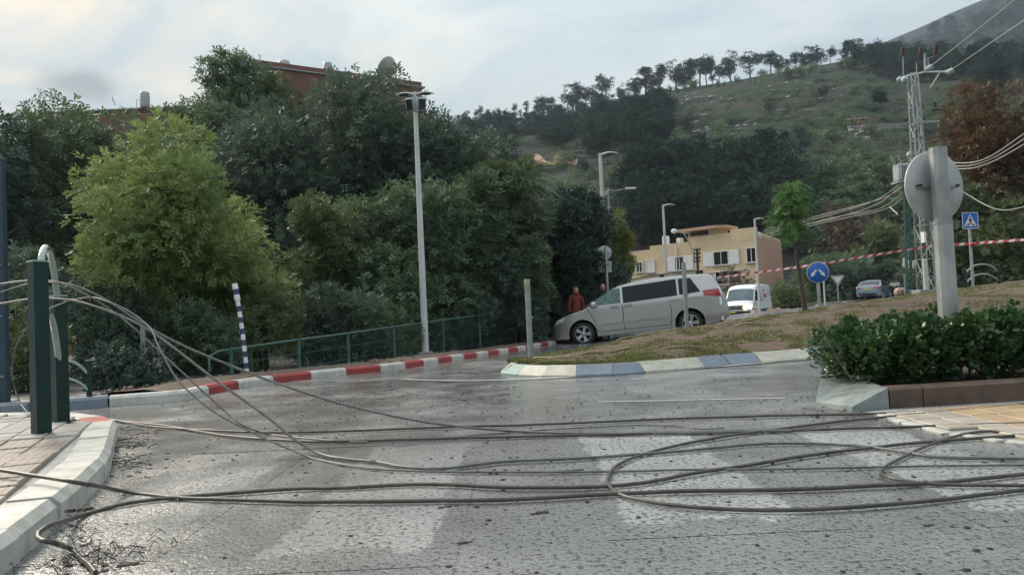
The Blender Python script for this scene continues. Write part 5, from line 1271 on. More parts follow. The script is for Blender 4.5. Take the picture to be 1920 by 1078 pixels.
def add_wheels(c, root, yw, spokes=5, rimmat='rim', tw=.21):
    ti = MB(); r = c.r
    ti.lathe([(r*.62, -tw/2+.02), (r*.70, -tw/2), (r*.93, -tw/2+.005), (r, -tw/2+.03), (r, tw/2-.03), (r*.93, tw/2-.005), (r*.70, tw/2), (r*.62, tw/2-.02)], 28, T=DX)
    tm = ti.mesh('wheel'); tm.materials.append(MA['tyre'])
    ri = MB(); ri.lathe([(r*.66, .03), (r*.69, .045), (r*.66, .055), (r*.60, .02), (r*.58, -.06), (0, -.07)], 28, T=DX)
    rd = MB()
    for k in range(spokes*2):
        a = 2*math.pi*(k//2)/spokes + (.13 if k % 2 else -.13); T_ = DX @ Matrix.Rotation(a, 4, 'Z')
        rd.add([(.03, -.022, .02), (r*.64, -.022, .035), (r*.64, .022, .035), (.03, .022, .02), (.03, -.03, -.03), (r*.64, -.03, -.01), (r*.64, .03, -.01), (.03, .03, -.03)], [(0,1,2,3), (0,4,5,1), (2,6,7,3), (1,5,6,2)], 0, False, T_)
    rd.lathe([(r*.17, -.02), (r*.17, .03), (r*.12, .045), (0, .045)], 14, T=DX)
    rd.lathe([(r*.645, -.03), (r*.645, .05), (r*.69, .05), (r*.69, .0)], 28, T=DX)
    rm = rd.mesh('rim'); rm.materials.append(MA[rimmat])
    dk = ri.mesh('brake_disc'); dk.materials.append(MA['black'])
    for wx in c.wheels:
        for sd in (1, -1):
            w = link('wheel', tm, None, root); w.location = (wx-c.L/2, -yw*sd, r); w.rotation_euler = (0, 0, 0 if sd > 0 else math.pi)
            a = link('rim', rm, None, w); a.location = (0, -tw/2+.045, 0)
            b = link('brake_disc', dk, None, w); b.location = (0, -tw/2+.06, 0)
        # dark wheel well
    for wx in c.wheels:
        for sd in (1, -1):
            wl = MB().lathe([(c.arch+.004, 0), (c.arch+.004, .45), (.05, .45)], 28, T=Matrix.Translation((wx-c.L/2, -sd*(yw+.03), c.r)) @ (Matrix.Rotation(R(-90), 4, 'X') if sd > 0 else Matrix.Rotation(R(90), 4, 'X')))
            fs = [f for f in wl.f if sum((wl.v[i].z for i in f))/len(f) > c.r-.14]; wl.m = [0]*len(fs); wl.sm = [True]*len(fs); wl.f = fs
            obj('wheel_well', wl, MA['black'], root)
def underside(c, root): obj('underbody', MB().box((0, 0, .33), (c.L-.35, 1.25, .2), bev=.05), MA['black'], root)
# --- silver minivan
c = Car(5.08, [(0,.50),(.02,.60),(.06,.70),(.16,.80),(.35,.90),(.70,1.00),(1.02,1.075),(1.12,1.12),(1.5,1.36),(1.88,1.56),(2.15,1.65),(2.6,1.71),(3.2,1.745),(4.0,1.735),(4.5,1.70),(4.66,1.67),(4.74,1.60),(4.86,1.36),(4.96,1.12),(5.0,1.0),(5.03,.86),(5.06,.72),(5.075,.6),(5.08,.5)],
        [(0,.30),(.1,.24),(.6,.22),(4.3,.24),(4.9,.32),(5.08,.42)], [(0,.52),(.05,.68),(.16,.82),(.4,.92),(.8,.965),(1.5,.98),(3.8,.98),(4.5,.95),(4.8,.91),(4.98,.85),(5.06,.78),(5.08,.70)], 1.05, .30, (.96, 3.99), .335, .415)
mv = thing('minivan', 'silver beige minivan parked on the sloping road behind the island', 'car')
fw, rw = Vector((2.0, 22.1)), Vector((5.0, 21.35)); fz, rz_ = H(*fw), H(*rw)
mid = fw.lerp(rw, .5); ang = math.atan2(rw.y-fw.y, rw.x-fw.x); off = (c.wheels[0]+c.wheels[1])/2-c.L/2
nrm = Vector((-math.sin(ang), math.cos(ang)))
pos = mid - Vector((math.cos(ang), math.sin(ang)))*off + nrm*.86
mv.location = (pos.x, pos.y, (fz+rz_)/2-.06); mv.rotation_euler = (0, -math.atan2(.20, 3.03), ang)
obj('body', c.body(), MA['silver'], mv); underside(c, mv); add_wheels(c, mv, .84, 5)
for sd in (1, -1):
    obj('side_window', c.patch([(1.18,1.10),(2.13,1.10),(2.13,1.545),(1.83,1.505)], .004, side=sd), MA['tint2'], mv)
    obj('side_window', c.patch([(2.20,1.09),(3.72,1.135),(3.72,1.60),(2.20,1.55)], .004, side=sd), MA['tint'], mv)
    obj('quarter_window', c.patch([(3.78,1.14),(4.36,1.17),(4.12,1.585),(3.78,1.60)], .004, side=sd), MA['tint'], mv)
    obj('quarter_glass', c.patch([(1.02,1.09),(1.15,1.10),(1.72,1.46),(1.60,1.40)], .003, side=sd), MA['black'], mv)
    for x0, x1, zb0, zt0 in ((1.17, 2.155, .36, 1.075), (2.175, 3.46, .36, 1.10)):
        xb = 1.43 if x0 < 2 else x0
        d_ = obj('door', c.patch([(xb,zb0),(x1,zb0),(x1,zt0),(x0,zt0-.01)], .006, 16, 12, side=sd), MA['silver'], mv)
        hx = x1-.22 if x0 < 2 else x0+.16
        obj('handle', c.patch([(hx-.10,.985),(hx+.10,.985),(hx+.09,1.02),(hx-.09,1.02)], .028, 4, 2, side=sd), MA['silver'], d_)
        obj('handle_recess', c.patch([(hx-.12,.96),(hx+.12,.96),(hx+.11,1.045),(hx-.11,1.045)], .0085, 4, 2, side=sd), MA['galvd'], d_)
    obj('door_seam', c.line([(1.415,.36),(1.36,.62),(1.25,.85),(1.155,1.08)], .011, sd, .002).add([], []), MA['black'], mv)
    obj('door_seam', c.line([(2.165,.34),(2.165,.7),(2.165,1.08)], .012, sd, .002), MA['black'], mv)
    obj('door_seam', c.line([(3.47,.34),(3.52,.7),(3.49,1.11)], .010, sd, .002), MA['black'], mv)
    obj('sill_seam', c.line([(1.43,.345),(2.2,.345),(3.5,.345)], .006, sd, .002), MA['black'], mv)
    obj('side_moulding', c.patch([(1.44,.52),(3.42,.54),(3.42,.575),(1.43,.555)], .016, 20, 1, side=sd), MA['galvd'], mv)
    obj('side_slide_rail', c.line([(3.5,1.0),(4.3,1.03)], .006, sd, .002), MA['black'], mv)
    obj('tail_light', c.patch([(4.44,1.05),(4.90,.98),(4.86,1.20),(4.42,1.20)], .007, 12, 6, side=sd), MA['redlens'], mv)
    obj('headlight', c.patch([(.14,.66),(.42,.74),(.50,.87),(.22,.80)], .007, 10, 5, side=sd), MA['clearlens'], mv)
    obj('fuel_flap', c.line([(3.72,.93),(3.72,1.07),(3.86,1.07),(3.86,.93),(3.72,.93)], .004, sd, .001), MA['galvd'], mv)
    mi = obj('mirror', MB().lathe([(0, -.1), (.07, -.085), (.10, 0), (.08, .09), (0, .1)], 12, T=Matrix.Translation((1.34-c.L/2, -sd*1.06, 1.13)) @ Matrix.Rotation(R(90), 4, 'Y')), MA['silver'], mv)
    obj('mirror_arm', MB().box((1.36-c.L/2, -sd*.98, 1.09), (.08, .14, .04)), MA['black'], mi)
    rl = [(2.05,1.62),(2.35,1.71),(3.0,1.775),(3.9,1.785),(4.5,1.745)]
    obj('roof_rail', MB().tube([(x-c.L/2, -sd*.70, z) for x, z in rl], .018, 8).box((2.3-c.L/2, -sd*.70, 1.68), (.12, .04, .08)).box((4.4-c.L/2, -sd*.70, 1.72), (.2, .04, .09)).box((3.35-c.L/2, -sd*.70, 1.745), (.12, .04, .08)), MA['black'], mv)
obj('windshield', c.tpatch(1.16, 1.94, -.93, .93), MA['tint2'], mv)
obj('rear_window', c.tpatch(4.755, 4.93, -.90, .90), M('glass_painted_blue_reflection', (.25, .38, .50), .08, sc=2, c2=(.18, .3, .42), spec=.6), mv)  # the blue reflection on this pane is painted into its colour
obj('rear_spoiler', MB().box((4.72-c.L/2, 0, 1.665), (.22, 1.25, .035), bev=.012), MA['silver'], mv)
obj('number_plate', c.tpatch(5.028, 5.05, -.3, .3, .012, 3, 3), MA['yellow'], mv)
obj('rear_wiper', MB().tube([(4.97-c.L/2, 0, 1.13), (4.90-c.L/2, .4, 1.32)], .01, 6), MA['black'], mv)
for sd in (1, -1):
    obj('rear_bumper', c.patch([(4.47,.42),(5.03,.47),(5.05,.76),(4.50,.74)], .014, 14, 5, side=sd), MA['silver'], mv)
    obj('front_bumper', c.patch([(.03,.36),(.52,.34),(.50,.60),(.02,.58)], .010, 14, 5, side=sd), MA['silver'], mv)
    obj('tail_light', c.tpatch(4.90, 4.99, sd*.72, sd*.97, .008, 5, 4), MA['redlens'], mv)
obj('grille', c.tpatch(.03, .10, -.45, .45, .004, 4, 6), MA['black'], mv)
# --- white van with lit headlight
v = Car(5.6, [(0,.45),(.015,.62),(.03,.82),(.07,.98),(.18,1.09),(.45,1.20),(.80,1.30),(.9,1.36),(1.15,1.70),(1.42,2.06),(1.62,2.26),(1.9,2.39),(2.4,2.46),(4.8,2.47),(5.4,2.43),(5.5,2.38),(5.545,2.2),(5.57,1.6),(5.59,1.0),(5.6,.55)],
        [(0,.30),(.2,.24),(5.3,.28),(5.6,.38)], [(0,.62),(.03,.78),(.1,.88),(.3,.96),(.7,1.01),(1.4,1.03),(5.2,1.03),(5.5,1.0),(5.6,.96)], 1.1, .075, (.93, 4.25), .34, .41, crown=.10, pw=3.2)
wv = thing('white_van', 'white panel van with one headlight lit, driving towards the viewer', 'van')
q = D(1392, 594, 53); zv = D(1392, 594, 53).z
a_ = R(57); wv.location = (q.x-.25+math.cos(a_)*2.3, 53+math.sin(a_)*2.3, H(q.x, 53)-.02); wv.rotation_euler = (0, -R(.6), a_)
obj('body', v.body(), MA['vanwhite'], wv); underside(v, wv); add_wheels(v, wv, .90, 6, 'galvd')
obj('windshield', v.tpatch(.93, 1.50, -.93, .93), M('van_windshield', (.10, .15, .19), .08, sc=1.2, c2=(.05, .08, .1), spec=.6), wv)
obj('windshield_frame', v.tpatch(.88, .928, -.95, .95, .004, 3, 8), MA['black'], wv)
gr = obj('grille', v.tpatch(.022, .085, -.66, .66, .008, 4, 10), MA['black'], wv)
T_ = Matrix.Translation((-.012-v.L/2, 0, .93)) @ Matrix.Rotation(R(-90), 4, 'Z') @ DX
obj('badge', MB().prism([(0, .11), (.075, 0), (0, -.11), (-.075, 0)], 0, .02, T=T_), MA['rim'], gr)
for z in (.80, .87, .95): obj('chrome_bar', MB().tube([(v.sm([(a_2[1], a_2[0]) for a_2 in v.top[:8]], z)-v.L/2-.012, y, z) for y in (-.5, .5)], .008, 5), MA['rim'], gr)
obj('bumper', MB().box((.10-v.L/2, 0, .47), (.30, 1.86, .40), bev=.09), MA['black'], wv)
obj('number_plate', MB().box((-.06-v.L/2, .25, .56), (.02, .50, .12)), MA['yellow'], wv)
lit = M('lit_headlight_lens', (.9, .75, .5), .2, emit=(1.0, .72, .42, 6.0))
obj('headlight', v.patch([(.10,.74),(.30,.80),(.42,1.06),(.16,.98)], .012, 8, 5, side=-1), MA['clearlens'], wv)
hl = obj('headlight', v.patch([(.10,.74),(.30,.80),(.42,1.06),(.16,.98)], .012, 8, 5, side=1), lit, wv); hl['label'] = 'glowing headlight'
obj('headlight_front', v.tpatch(.03, .14, -.60, -.97, .016, 5, 5), lit, hl)
obj('lamp_bulb', MB().lathe([(0, -.11), (.09, -.07), (.13, 0), (.09, .07), (0, .11)], 12, T=Matrix.Translation((.04-v.L/2, -.58, .84))), lit, hl)
obj('turn_lamp', v.patch([(.36,.66),(.50,.70),(.50,.80),(.34,.74)], .012, 4, 3, side=1), MA['redlens'], wv)
for sd in (1, -1):
    obj('side_window', v.patch([(1.12,1.36),(1.95,1.36),(1.95,2.0),(1.50,2.02)], .006, side=sd), MA['tint'], wv)
    mr = obj('mirror', MB().box((1.12-v.L/2, -sd*1.20, 1.48), (.14, .24, .42), bev=.05), MA['black'], wv)
    obj('mirror_arm', MB().box((1.16-v.L/2, -sd*1.05, 1.38), (.06, .16, .05)), MA['black'], mr)
    obj('door', v.patch([(.92,.80),(2.02,.50),(2.02,1.32),(1.05,1.30)], .005, side=sd), MA['vanwhite'], wv)
    obj('door_seam', v.line([(2.04,.45),(2.06,1.3),(2.04,2.1)], .008, sd, .002), MA['galvd'], wv)
    obj('door_seam', v.line([(3.35,.45),(3.35,1.3),(3.35,2.15)], .008, sd, .002), MA['galvd'], wv)
    obj('lower_moulding', v.patch([(1.45,.50),(3.75,.50),(3.75,.68),(1.45,.68)], .014, 12, 2, side=sd), MA['black'], wv)
    obj('door_handle', v.patch([(1.80,1.12),(1.96,1.12),(1.96,1.19),(1.80,1.19)], .012, 3, 2, side=sd), MA['black'], wv)
# painted livery on the visible side: grey flask figure, dark and red lettering blocks, thin text lines
liv = obj('livery_figure', v.patch([(2.42,1.36),(2.86,1.36),(2.78,1.98),(2.50,1.98)], .008, 6, 6), M('grey_blue_print', (.20, .27, .34), .4, sc=4), wv)
obj('figure_head', v.patch([(2.55,2.02),(2.73,2.02),(2.70,2.17),(2.58,2.17)], .008, 4, 4), MA['bluepole'], liv)
obj('figure_base', v.patch([(2.36,1.24),(2.98,1.24),(2.9,1.33),(2.42,1.33)], .008, 4, 3), MA['bluepole'], liv)
rp2 = M('red_print', (.48, .07, .12), .4, sc=4)
mb = MB()
for i, (x0, w_) in enumerate(((3.42,.16),(3.62,.10),(3.76,.16),(3.42,.5))):
    if i < 3:
        for part in ([(x0,1.86),(x0+w_*.4,1.86),(x0+w_*.4,2.02),(x0,2.02)], [(x0,1.99),(x0+w_,1.99),(x0+w_,2.05),(x0,2.05)]):
            p_ = v.patch(part, .008+.001*i, 3, 2); mb.add(p_.v, p_.f)
obj('livery_letters', mb, MA['bluepole'], wv)
mb = MB()
for i in range(4):
    x0 = 3.40+i*.24
    for part in ([(x0,1.45),(x0+.07,1.45),(x0+.07,1.75),(x0,1.75)], [(x0+.085,1.68),(x0+.19,1.68),(x0+.19,1.75),(x0+.085,1.75)], [(x0+.12,1.45),(x0+.18,1.45),(x0+.18,1.66),(x0+.12,1.66)]):
        p_ = v.patch(part, .008, 3, 2); mb.add(p_.v, p_.f)
obj('livery_letters', mb, rp2, wv)
mb = MB()
for z in (2.08, 1.98, 1.88, 1.78, 1.68, 1.58):
    p_ = v.patch([(4.5,z),(5.25,z),(5.25,z+.035),(4.5,z+.035)], .008, 8, 1); mb.add(p_.v, p_.f)
obj('livery_text_lines', mb, MA['galvd'], wv)
obj('livery_line', v.patch([(2.95,1.30),(5.4,1.30),(5.4,1.32),(2.95,1.32)], .008, 12, 1), rp2, wv)
# --- silver sedan seen from behind
s_ = Car(4.5, [(0,.42),(.03,.58),(.12,.68),(.5,.79),(1.0,.87),(1.2,.92),(1.35,.98),(1.75,1.24),(2.05,1.39),(2.5,1.46),(2.95,1.44),(3.2,1.38),(3.5,1.22),(3.80,1.06),(3.95,1.02),(4.30,1.0),(4.40,.95),(4.44,.85),(4.47,.7),(4.49,.55),(4.5,.45)],
         [(0,.26),(.2,.2),(4.2,.22),(4.5,.34)], [(0,.5),(.06,.66),(.2,.78),(.5,.85),(1.2,.87),(3.4,.87),(4.0,.84),(4.3,.80),(4.44,.74),(4.5,.66)], .93, .42, (.85, 3.45), .31, .375, crown=.055)
sd_ = thing('sedan', 'silver sedan seen from behind, driving away beyond the island', 'car')
q = D(1629, 573, 56); a_ = R(-127)
sd_.location = (q.x+1.3, 56+1.8, H(q.x, 56)+.02); sd_.rotation_euler = (0, 0, a_)
obj('body', s_.body(), MA['silver2'], sd_); underside(s_, sd_); add_wheels(s_, sd_, .76, 5)
obj('rear_window', s_.tpatch(3.24, 3.80, -.86, .86), MA['glass'], sd_); obj('windshield', s_.tpatch(1.36, 2.0, -.9, .9), MA['glass'], sd_)
for sdn in (1, -1):
    obj('side_window', s_.patch([(1.55,.96),(2.42,.96),(2.42,1.36),(2.05,1.30)], .005, side=sdn), MA['tint'], sd_)
    obj('side_window', s_.patch([(2.48,.96),(3.55,.98),(3.12,1.33),(2.48,1.37)], .005, side=sdn), MA['tint'], sd_)
    obj('tail_light', s_.patch([(4.05,.74),(4.40,.74),(4.37,.93),(4.0,.94)], .01, 6, 4, side=sdn), MA['redlens'], sd_)
    obj('tail_light', s_.tpatch(4.405, 4.45, sdn*.60, sdn*.98, .01, 4, 4), MA['redlens'], sd_)
    obj('mirror', MB().box((1.55-s_.L/2, -sdn*.98, .98), (.12, .18, .12), bev=.04), MA['silver2'], sd_)
    obj('door_seam', s_.line([(1.45,.3),(1.45,.6),(1.5,.93)], .006, sdn, .002), MA['black'], sd_)
    obj('door_seam', s_.line([(2.45,.3),(2.45,.6),(2.45,.93)], .006, sdn, .002), MA['black'], sd_)
obj('number_plate', s_.tpatch(4.448, 4.466, -.33, .33, .014, 3, 3), MA['yellow'], sd_)
obj('rear_bumper', s_.tpatch(4.468, 4.493, -.97, .97, .016, 4, 10), MA['silver2'], sd_)
obj('bumper_insert', MB().box((4.53-s_.L/2, 0, .40), (.02, 1.2, .10)), MA['black'], sd_)
# ------------------------------------------------------------------ people
def person(label, px, head_y, Y, h, cloth, trousers, skin, hood, rz, arms):
    q = D(px, head_y, Y); z0 = D(px, head_y, Y).z - h
    root = thing('person', label, 'person', (q.x, Y, z0), rz)
    me = bpy.data.meshes.new('body_skin'); J = {}
    def add(n_, p, r_): J[n_] = (p, r_)
    s = h/1.72
    for n_, p, r_ in (('pel', (0, 0, .95), (.155, .11)), ('waist', (0, 0, 1.08), (.15, .105)), ('chest', (0, .01, 1.28), (.175, .12)), ('neckb', (0, .01, 1.43), (.10, .085)), ('neck', (0, -.01, 1.50), (.055, .055)),
                      ('lhip', (-.095, 0, .90), (.095, .10)), ('lknee', (-.10, -.01, .50), (.068, .07)), ('lank', (-.10, .02, .10), (.045, .05)), ('ltoe', (-.11, -.14, .04), (.045, .035)),
                      ('rhip', (.095, 0, .90), (.095, .10)), ('rknee', (.10, -.02, .50), (.068, .07)), ('rank', (.11, .0, .10), (.045, .05)), ('rtoe', (.12, -.16, .04), (.045, .035)),
                      ('lsh', (-.19, .01, 1.38), (.075, .075)), ('lel', (-.25, .03, 1.10), (.055, .055)), ('lwr', arms[0], (.038, .038)),
                      ('rsh', (.19, .01, 1.38), (.075, .075)), ('rel', (.25, .03, 1.10), (.055, .055)), ('rwr', arms[1], (.038, .038))): add(n_, p, r_)
    names = list(J); ix = {n_: i for i, n_ in enumerate(names)}
    ed = [('pel','waist'),('waist','chest'),('chest','neckb'),('neckb','neck'),('pel','lhip'),('lhip','lknee'),('lknee','lank'),('lank','ltoe'),('pel','rhip'),('rhip','rknee'),('rknee','rank'),('rank','rtoe'),('neckb','lsh'),('lsh','lel'),('lel','lwr'),('neckb','rsh'),('rsh','rel'),('rel','rwr')]
    me.from_pydata([tuple(v_*s for v_ in J[n_][0]) for n_ in names], [(ix[a], ix[b]) for a, b in ed], [])
    o = bpy.data.objects.new('body_tmp', me); COL.objects.link(o)
    sk = o.modifiers.new('s', 'SKIN'); sk.use_smooth_shade = True
    for i, n_ in enumerate(names): me.skin_vertices[0].data[i].radius = (J[n_][1][0]*s, J[n_][1][1]*s); me.skin_vertices[0].data[i].use_root = (n_ == 'pel')
    o.modifiers.new('u', 'SUBSURF').levels = 1
    dg = bpy.context.evaluated_depsgraph_get(); m2 = bpy.data.meshes.new_from_object(o.evaluated_get(dg)); bpy.data.objects.remove(o)
    m2.materials.clear(); m2.materials.append(cloth); m2.materials.append(trousers)
    for p in m2.polygons: p.material_index = 1 if p.center.z < .93*s else 0; p.use_smooth = True
    body = link('body', m2, None, root)
    T_ = Matrix.Translation((0, -.02*s, 1.60*s)) @ Matrix.Scale(s, 4)
    rows = []
    for i in range(11):
        t = math.pi*i/10; rows.append([(.078*math.sin(t)*math.cos(a)*(1 if i < 6 else 1-.05*(i-5)), .098*math.sin(t)*math.sin(a)-(.012 if 5 < i < 9 and math.sin(a) < -.5 else 0), .118*math.cos(t)) for a in [2*math.pi*k/16 for k in range(17)]])
    hd = MB().grid(rows, 0, True, T_)
    hd.add([(-.014, -.094, -.03), (.014, -.094, -.03), (0, -.128, -.028), (0, -.096, .03)], [(0,1,2), (1,3,2), (3,0,2)], 0, False, T_)
    for sx in (-1, 1): hd.box((sx*.079, .005, -.005), (.012, .03, .05), T=T_)
    head = obj('head', hd, skin, root)
    ey = MB()
    for sx in (-1, 1): ey.box((sx*.03, -.09, .012), (.022, .012, .009), T=T_)
    ey.box((0, -.094, -.062), (.042, .01, .008), T=T_); obj('eyes_and_mouth', ey, MA['black'], head)
    hr = []
    for i in range(8):
        t = math.pi*(i/7)*.62; hr.append([((.092)*math.sin(t)*math.cos(a), .022+.108*math.sin(t)*math.sin(a)*(1 if math.sin(a) > -.2 else .62), .012+.124*math.cos(t)) for a in [2*math.pi*k/16 for k in range(17)]])
    obj('hood' if hood else 'hair', MB().grid(hr, 0, True, T_), cloth if hood else MA['clod'], head)
    if hood:
        obj('hood_collar', MB().lathe([(.09*s, 1.43*s), (.115*s, 1.48*s), (.10*s, 1.55*s), (.085*s, 1.56*s)], 14), cloth, root)
    for k_, side in ((0, -1), (1, 1)):
        w = Vector(arms[k_])*s; hm = MB().tube([w, w+Vector((0, -.02, -.05))*s, w+Vector((0, -.03, -.09))*s], [.03*s, .036*s, .03*s], 8)
        for f in range(4): a = w+Vector((-.024+.016*f, -.03, -.085))*s; hm.tube([a, a+Vector((0, -.012, -.045))*s, a+Vector((0, -.03, -.07-.006*(f in (1, 2))))*s], [.009*s, .008*s, .007*s], 6)
        a = w+Vector((-side*.03, -.03, -.04))*s; hm.tube([a, a+Vector((-side*.02, -.02, -.03))*s, a+Vector((-side*.02, -.035, -.055))*s], [.01*s, .009*s, .008*s], 6)
        obj('hand', hm, skin, root)
SK = M('skin_tone', (.50, .32, .24), .55, sc=20, c2=(.45, .28, .21))
person('person in a rust red hooded jacket standing beyond the minivan hood', 1079, 538, 24.3, 1.72, M('rust_red_jacket', (.24, .045, .03), .8, sc=8, bump=.004), M('dark_trousers', (.02, .022, .03), .85, sc=8), SK, True, R(20), ((-.26, -.04, .86), (.26, -.05, .86)))
person('person in dark clothes half hidden behind the minivan windshield', 1130, 532, 24.1, 1.74, M('dark_jacket', (.02, .022, .026), .8, sc=8, bump=.004), M('dark_trousers_plain', (.03, .03, .035), .85, sc=8), M('reddish_skin', (.42, .22, .18), .55, sc=20), False, R(-15), ((-.27, -.02, .86), (.27, -.04, .86)))
# ------------------------------------------------------------------ fallen cables
def ground_pts(pl, r_): 
    out = []
    for p in pl:
        q = G(p[0], p[1], r_+.006); out.append(q)
    return out
def cable(label, pts3, r_, mat, name='fallen_cable', wob=.004, group='fallen power cables'):
    pts = smoothpath(pts3, max(.05, r_*5)); rg = random.Random(len(pts))
    res = [p+Vector((0, wob*3.2*mnoise.noise(p*1.9)+wob*1.1*mnoise.noise(p*7), max(0, wob*.8*mnoise.noise(p*3.1+Vector((5, 5, 5)))))) for p in pts]
    o = tag(obj(name, MB().tube(res, r_, 8), MA[mat]), label, 'cable', group)
    if r_ > .008:
        for k in range(2):
            i = rg.randrange(4, len(res)-4); a_, b_ = res[i], res[i+1]; d_ = (b_-a_).normalized()*rg.uniform(.02, .05)
            obj('torn_sheath', MB().tube([a_-d_, a_, a_+d_], [r_*1.04, r_*1.16, r_*1.06], 7, sm=False).tube([a_, a_+Vector((rg.uniform(-.03, .03), -.03, -r_*.6))], [.006, .002], 5), MA['rubber'], o)
    return o
def hung(pl, y0, y1):      # raised stretch of a cable: depth runs evenly from y0 to y1
    n = len(pl)-1; return [D(p[0], p[1], y0+(y1-y0)*i/n) for i, p in enumerate(pl)]
def ext(pts, k=1.6):       # carry the cable on past the picture edge
    d = (pts[-1]-pts[-2]).normalized(); d.z = 0; return pts + [pts[-1]+d*k*.5, pts[-1]+d*k]
RC = .0088
cable('long straight black cable, farthest of those lying across the crossing', ext(ext(ground_pts([(0,779),(60,780),(180,784),(240,792),(300,801),(420,808),(520,810),(640,808),(850,800),(1000,796),(1280,784),(1500,778),(1620,776),(1780,768),(1920,757)], RC)[::-1])[::-1]), RC, 'rubber')
cable('straight black cable just in front of the farthest one', ext(ext(ground_pts([(0,787),(180,787),(300,797),(420,816),(560,827),(640,827),(900,820),(1280,811),(1500,806),(1700,800),(1920,794)], RC)[::-1])[::-1]), RC*1.05, 'rubber')
a = hung([(-60,545),(0,533),(53,527),(100,528),(150,540),(200,563),(247,594),(283,617),(333,643),(390,668),(467,699),(533,723),(639,757),(760,784),(850,798)], 5.9, 5.35)
cable('grey cable arching over the left guard rail, upper and longest arc', ext([a[0]+Vector((-1.2, .1, -.1))]+a+ground_pts([(960,808),(1080,812),(1280,812),(1400,809)], RC), .3), RC, 'greycable')
a = hung([(-60,580),(0,570),(53,562),(95,560),(133,563),(173,573),(233,595),(283,622),(330,655),(370,686),(417,722),(467,757),(513,791),(550,822),(593,848)], 5.95, 4.75)
cable('grey cable arching over the left guard rail and sagging onto the zebra crossing', ext([a[0]+Vector((-1.2, .1, -.15))]+a+ground_pts([(639,859),(700,865),(760,875),(820,879),(880,873),(960,864),(1100,858),(1280,845),(1413,833),(1513,831),(1613,836),(1697,848),(1763,857),(1920,860)], RC)), RC, 'greycable')
a = hung([(90,580),(115,570),(133,563),(173,558),(200,565),(240,583),(267,602),(285,620),(293,640),(307,668),(327,703),(353,733),(400,772),(467,808),(533,838),(583,858)], 5.9, 4.65)
cable('thin cable dropping steeply from the arc to the road', ext(a+ground_pts([(639,870),(700,878),(800,884),(960,885),(1140,884),(1280,881),(1513,878),(1747,873),(1920,872)], .006)), .006, 'greycable')
a = hung([(-40,560),(0,548),(53,533),(110,531),(167,555),(213,585),(253,617),(300,660),(333,690),(373,727),(427,776),(460,800)], 5.9, 5.2)
cable('second thin cable dropping from the arc and joining the straight cables', [a[0]+Vector((-1, .1, -.1))]+a+ground_pts([(500,812),(547,819),(640,827),(700,828)], .006), .006, 'greycable')
cable('thick cable crossing from the left pavement along the front', ext([D(-80, 872, 3.9), D(0, 881, 3.72), D(75, 893, 3.56), D(150, 906, 3.42)]+ground_pts([(240,922),(333,933),(480,938),(640,941),(850,938),(960,935),(1140,925),(1280,920),(1480,917),(1680,908),(1813,900),(1920,888)], RC)), RC*1.1, 'rubber')
a = ground_pts([(180,1072),(160,1050),(132,1028)], RC)
cable('thick cable hooked over the kerb at the lower left with frayed end', ext(a+[D(100, 1018, 2.62), D(76, 1012, 2.66), D(72, 1000, 2.72), D(95, 985, 2.82)]+ground_pts([(150,968),(230,945),(330,932),(420,925),(560,915),(640,914),(760,908),(850,909),(960,913),(1100,912),(1200,905),(1280,891),(1413,870),(1513,854),(1613,841),(1747,828),(1920,815)], RC)), RC*1.05, 'rubber')
cable('cable looped in a wide bow on the right of the crossing', ext(ext(ground_pts([(1920,918),(1747,938),(1613,950),(1480,956),(1380,955),(1273,948),(1207,938),(1163,926),(1143,911),(1140,895),(1160,871),(1207,851),(1279,833),(1380,815),(1460,804),(1560,791),(1700,778),(1920,759)], RC)[::-1])[::-1]), RC, 'rubber')
cable('cable bent into a tight hook at the right edge of the crossing', ext(ext(ground_pts([(1920,910),(1780,908),(1697,901),(1660,893),(1652,882),(1680,863),(1747,833),(1790,818),(1820,811),(1863,808),(1920,818)], RC)[::-1])[::-1]), RC*.9, 'rubber')
cable('hair thin wire lying between the two farthest cables', ground_pts([(850,822),(870,818),(950,811),(1107,801),(1207,797),(1279,800),(1313,804),(1370,802)], .004), .004, 'rubber')
cable('thin wire loop hanging behind the left guard rail', [D(60, 604, 6.6), D(42, 628, 6.7), D(28, 655, 6.8), D(22, 690, 6.9), D(26, 722, 7.0), D(38, 755, 7.1), D(56, 778, 6.6)], .005, 'greycable', group=None)
cable('short dark wire beside the road edge line', ground_pts([(900,884),(1000,886),(1100,880)], .004), .004, 'rubber')
# frayed strands at the lower left cable end
rg = random.Random(8); mb = MB(); c0 = G(172, 1060, .02)
for i in range(34):
    p = c0+Vector((rg.gauss(0, .09), rg.gauss(.05, .12), .0)); d = Vector((rg.gauss(0, 1), rg.gauss(0, 1), rg.uniform(0, .7))).normalized()*rg.uniform(.04, .13)
    mb.tube([p, p+d*.5+Vector((0, 0, .02)), p+d+Vector((0, 0, -.01))], .0018, 4, cap=False)
for i in range(26):
    q = G(rg.uniform(90, 165), rg.uniform(960, 1020), .01); d = Vector((rg.gauss(0, 1), rg.gauss(0, 1), rg.uniform(0, .6))).normalized()*rg.uniform(.03, .10)
    mb.tube([q, q+d*.5+Vector((0, 0, .015)), q+d], .0016, 4, cap=False)
stuff(obj('twig_tangle', mb, MA['clod']), 'tangle of dark twigs and roots against the kerb at the lower left', 'twigs')
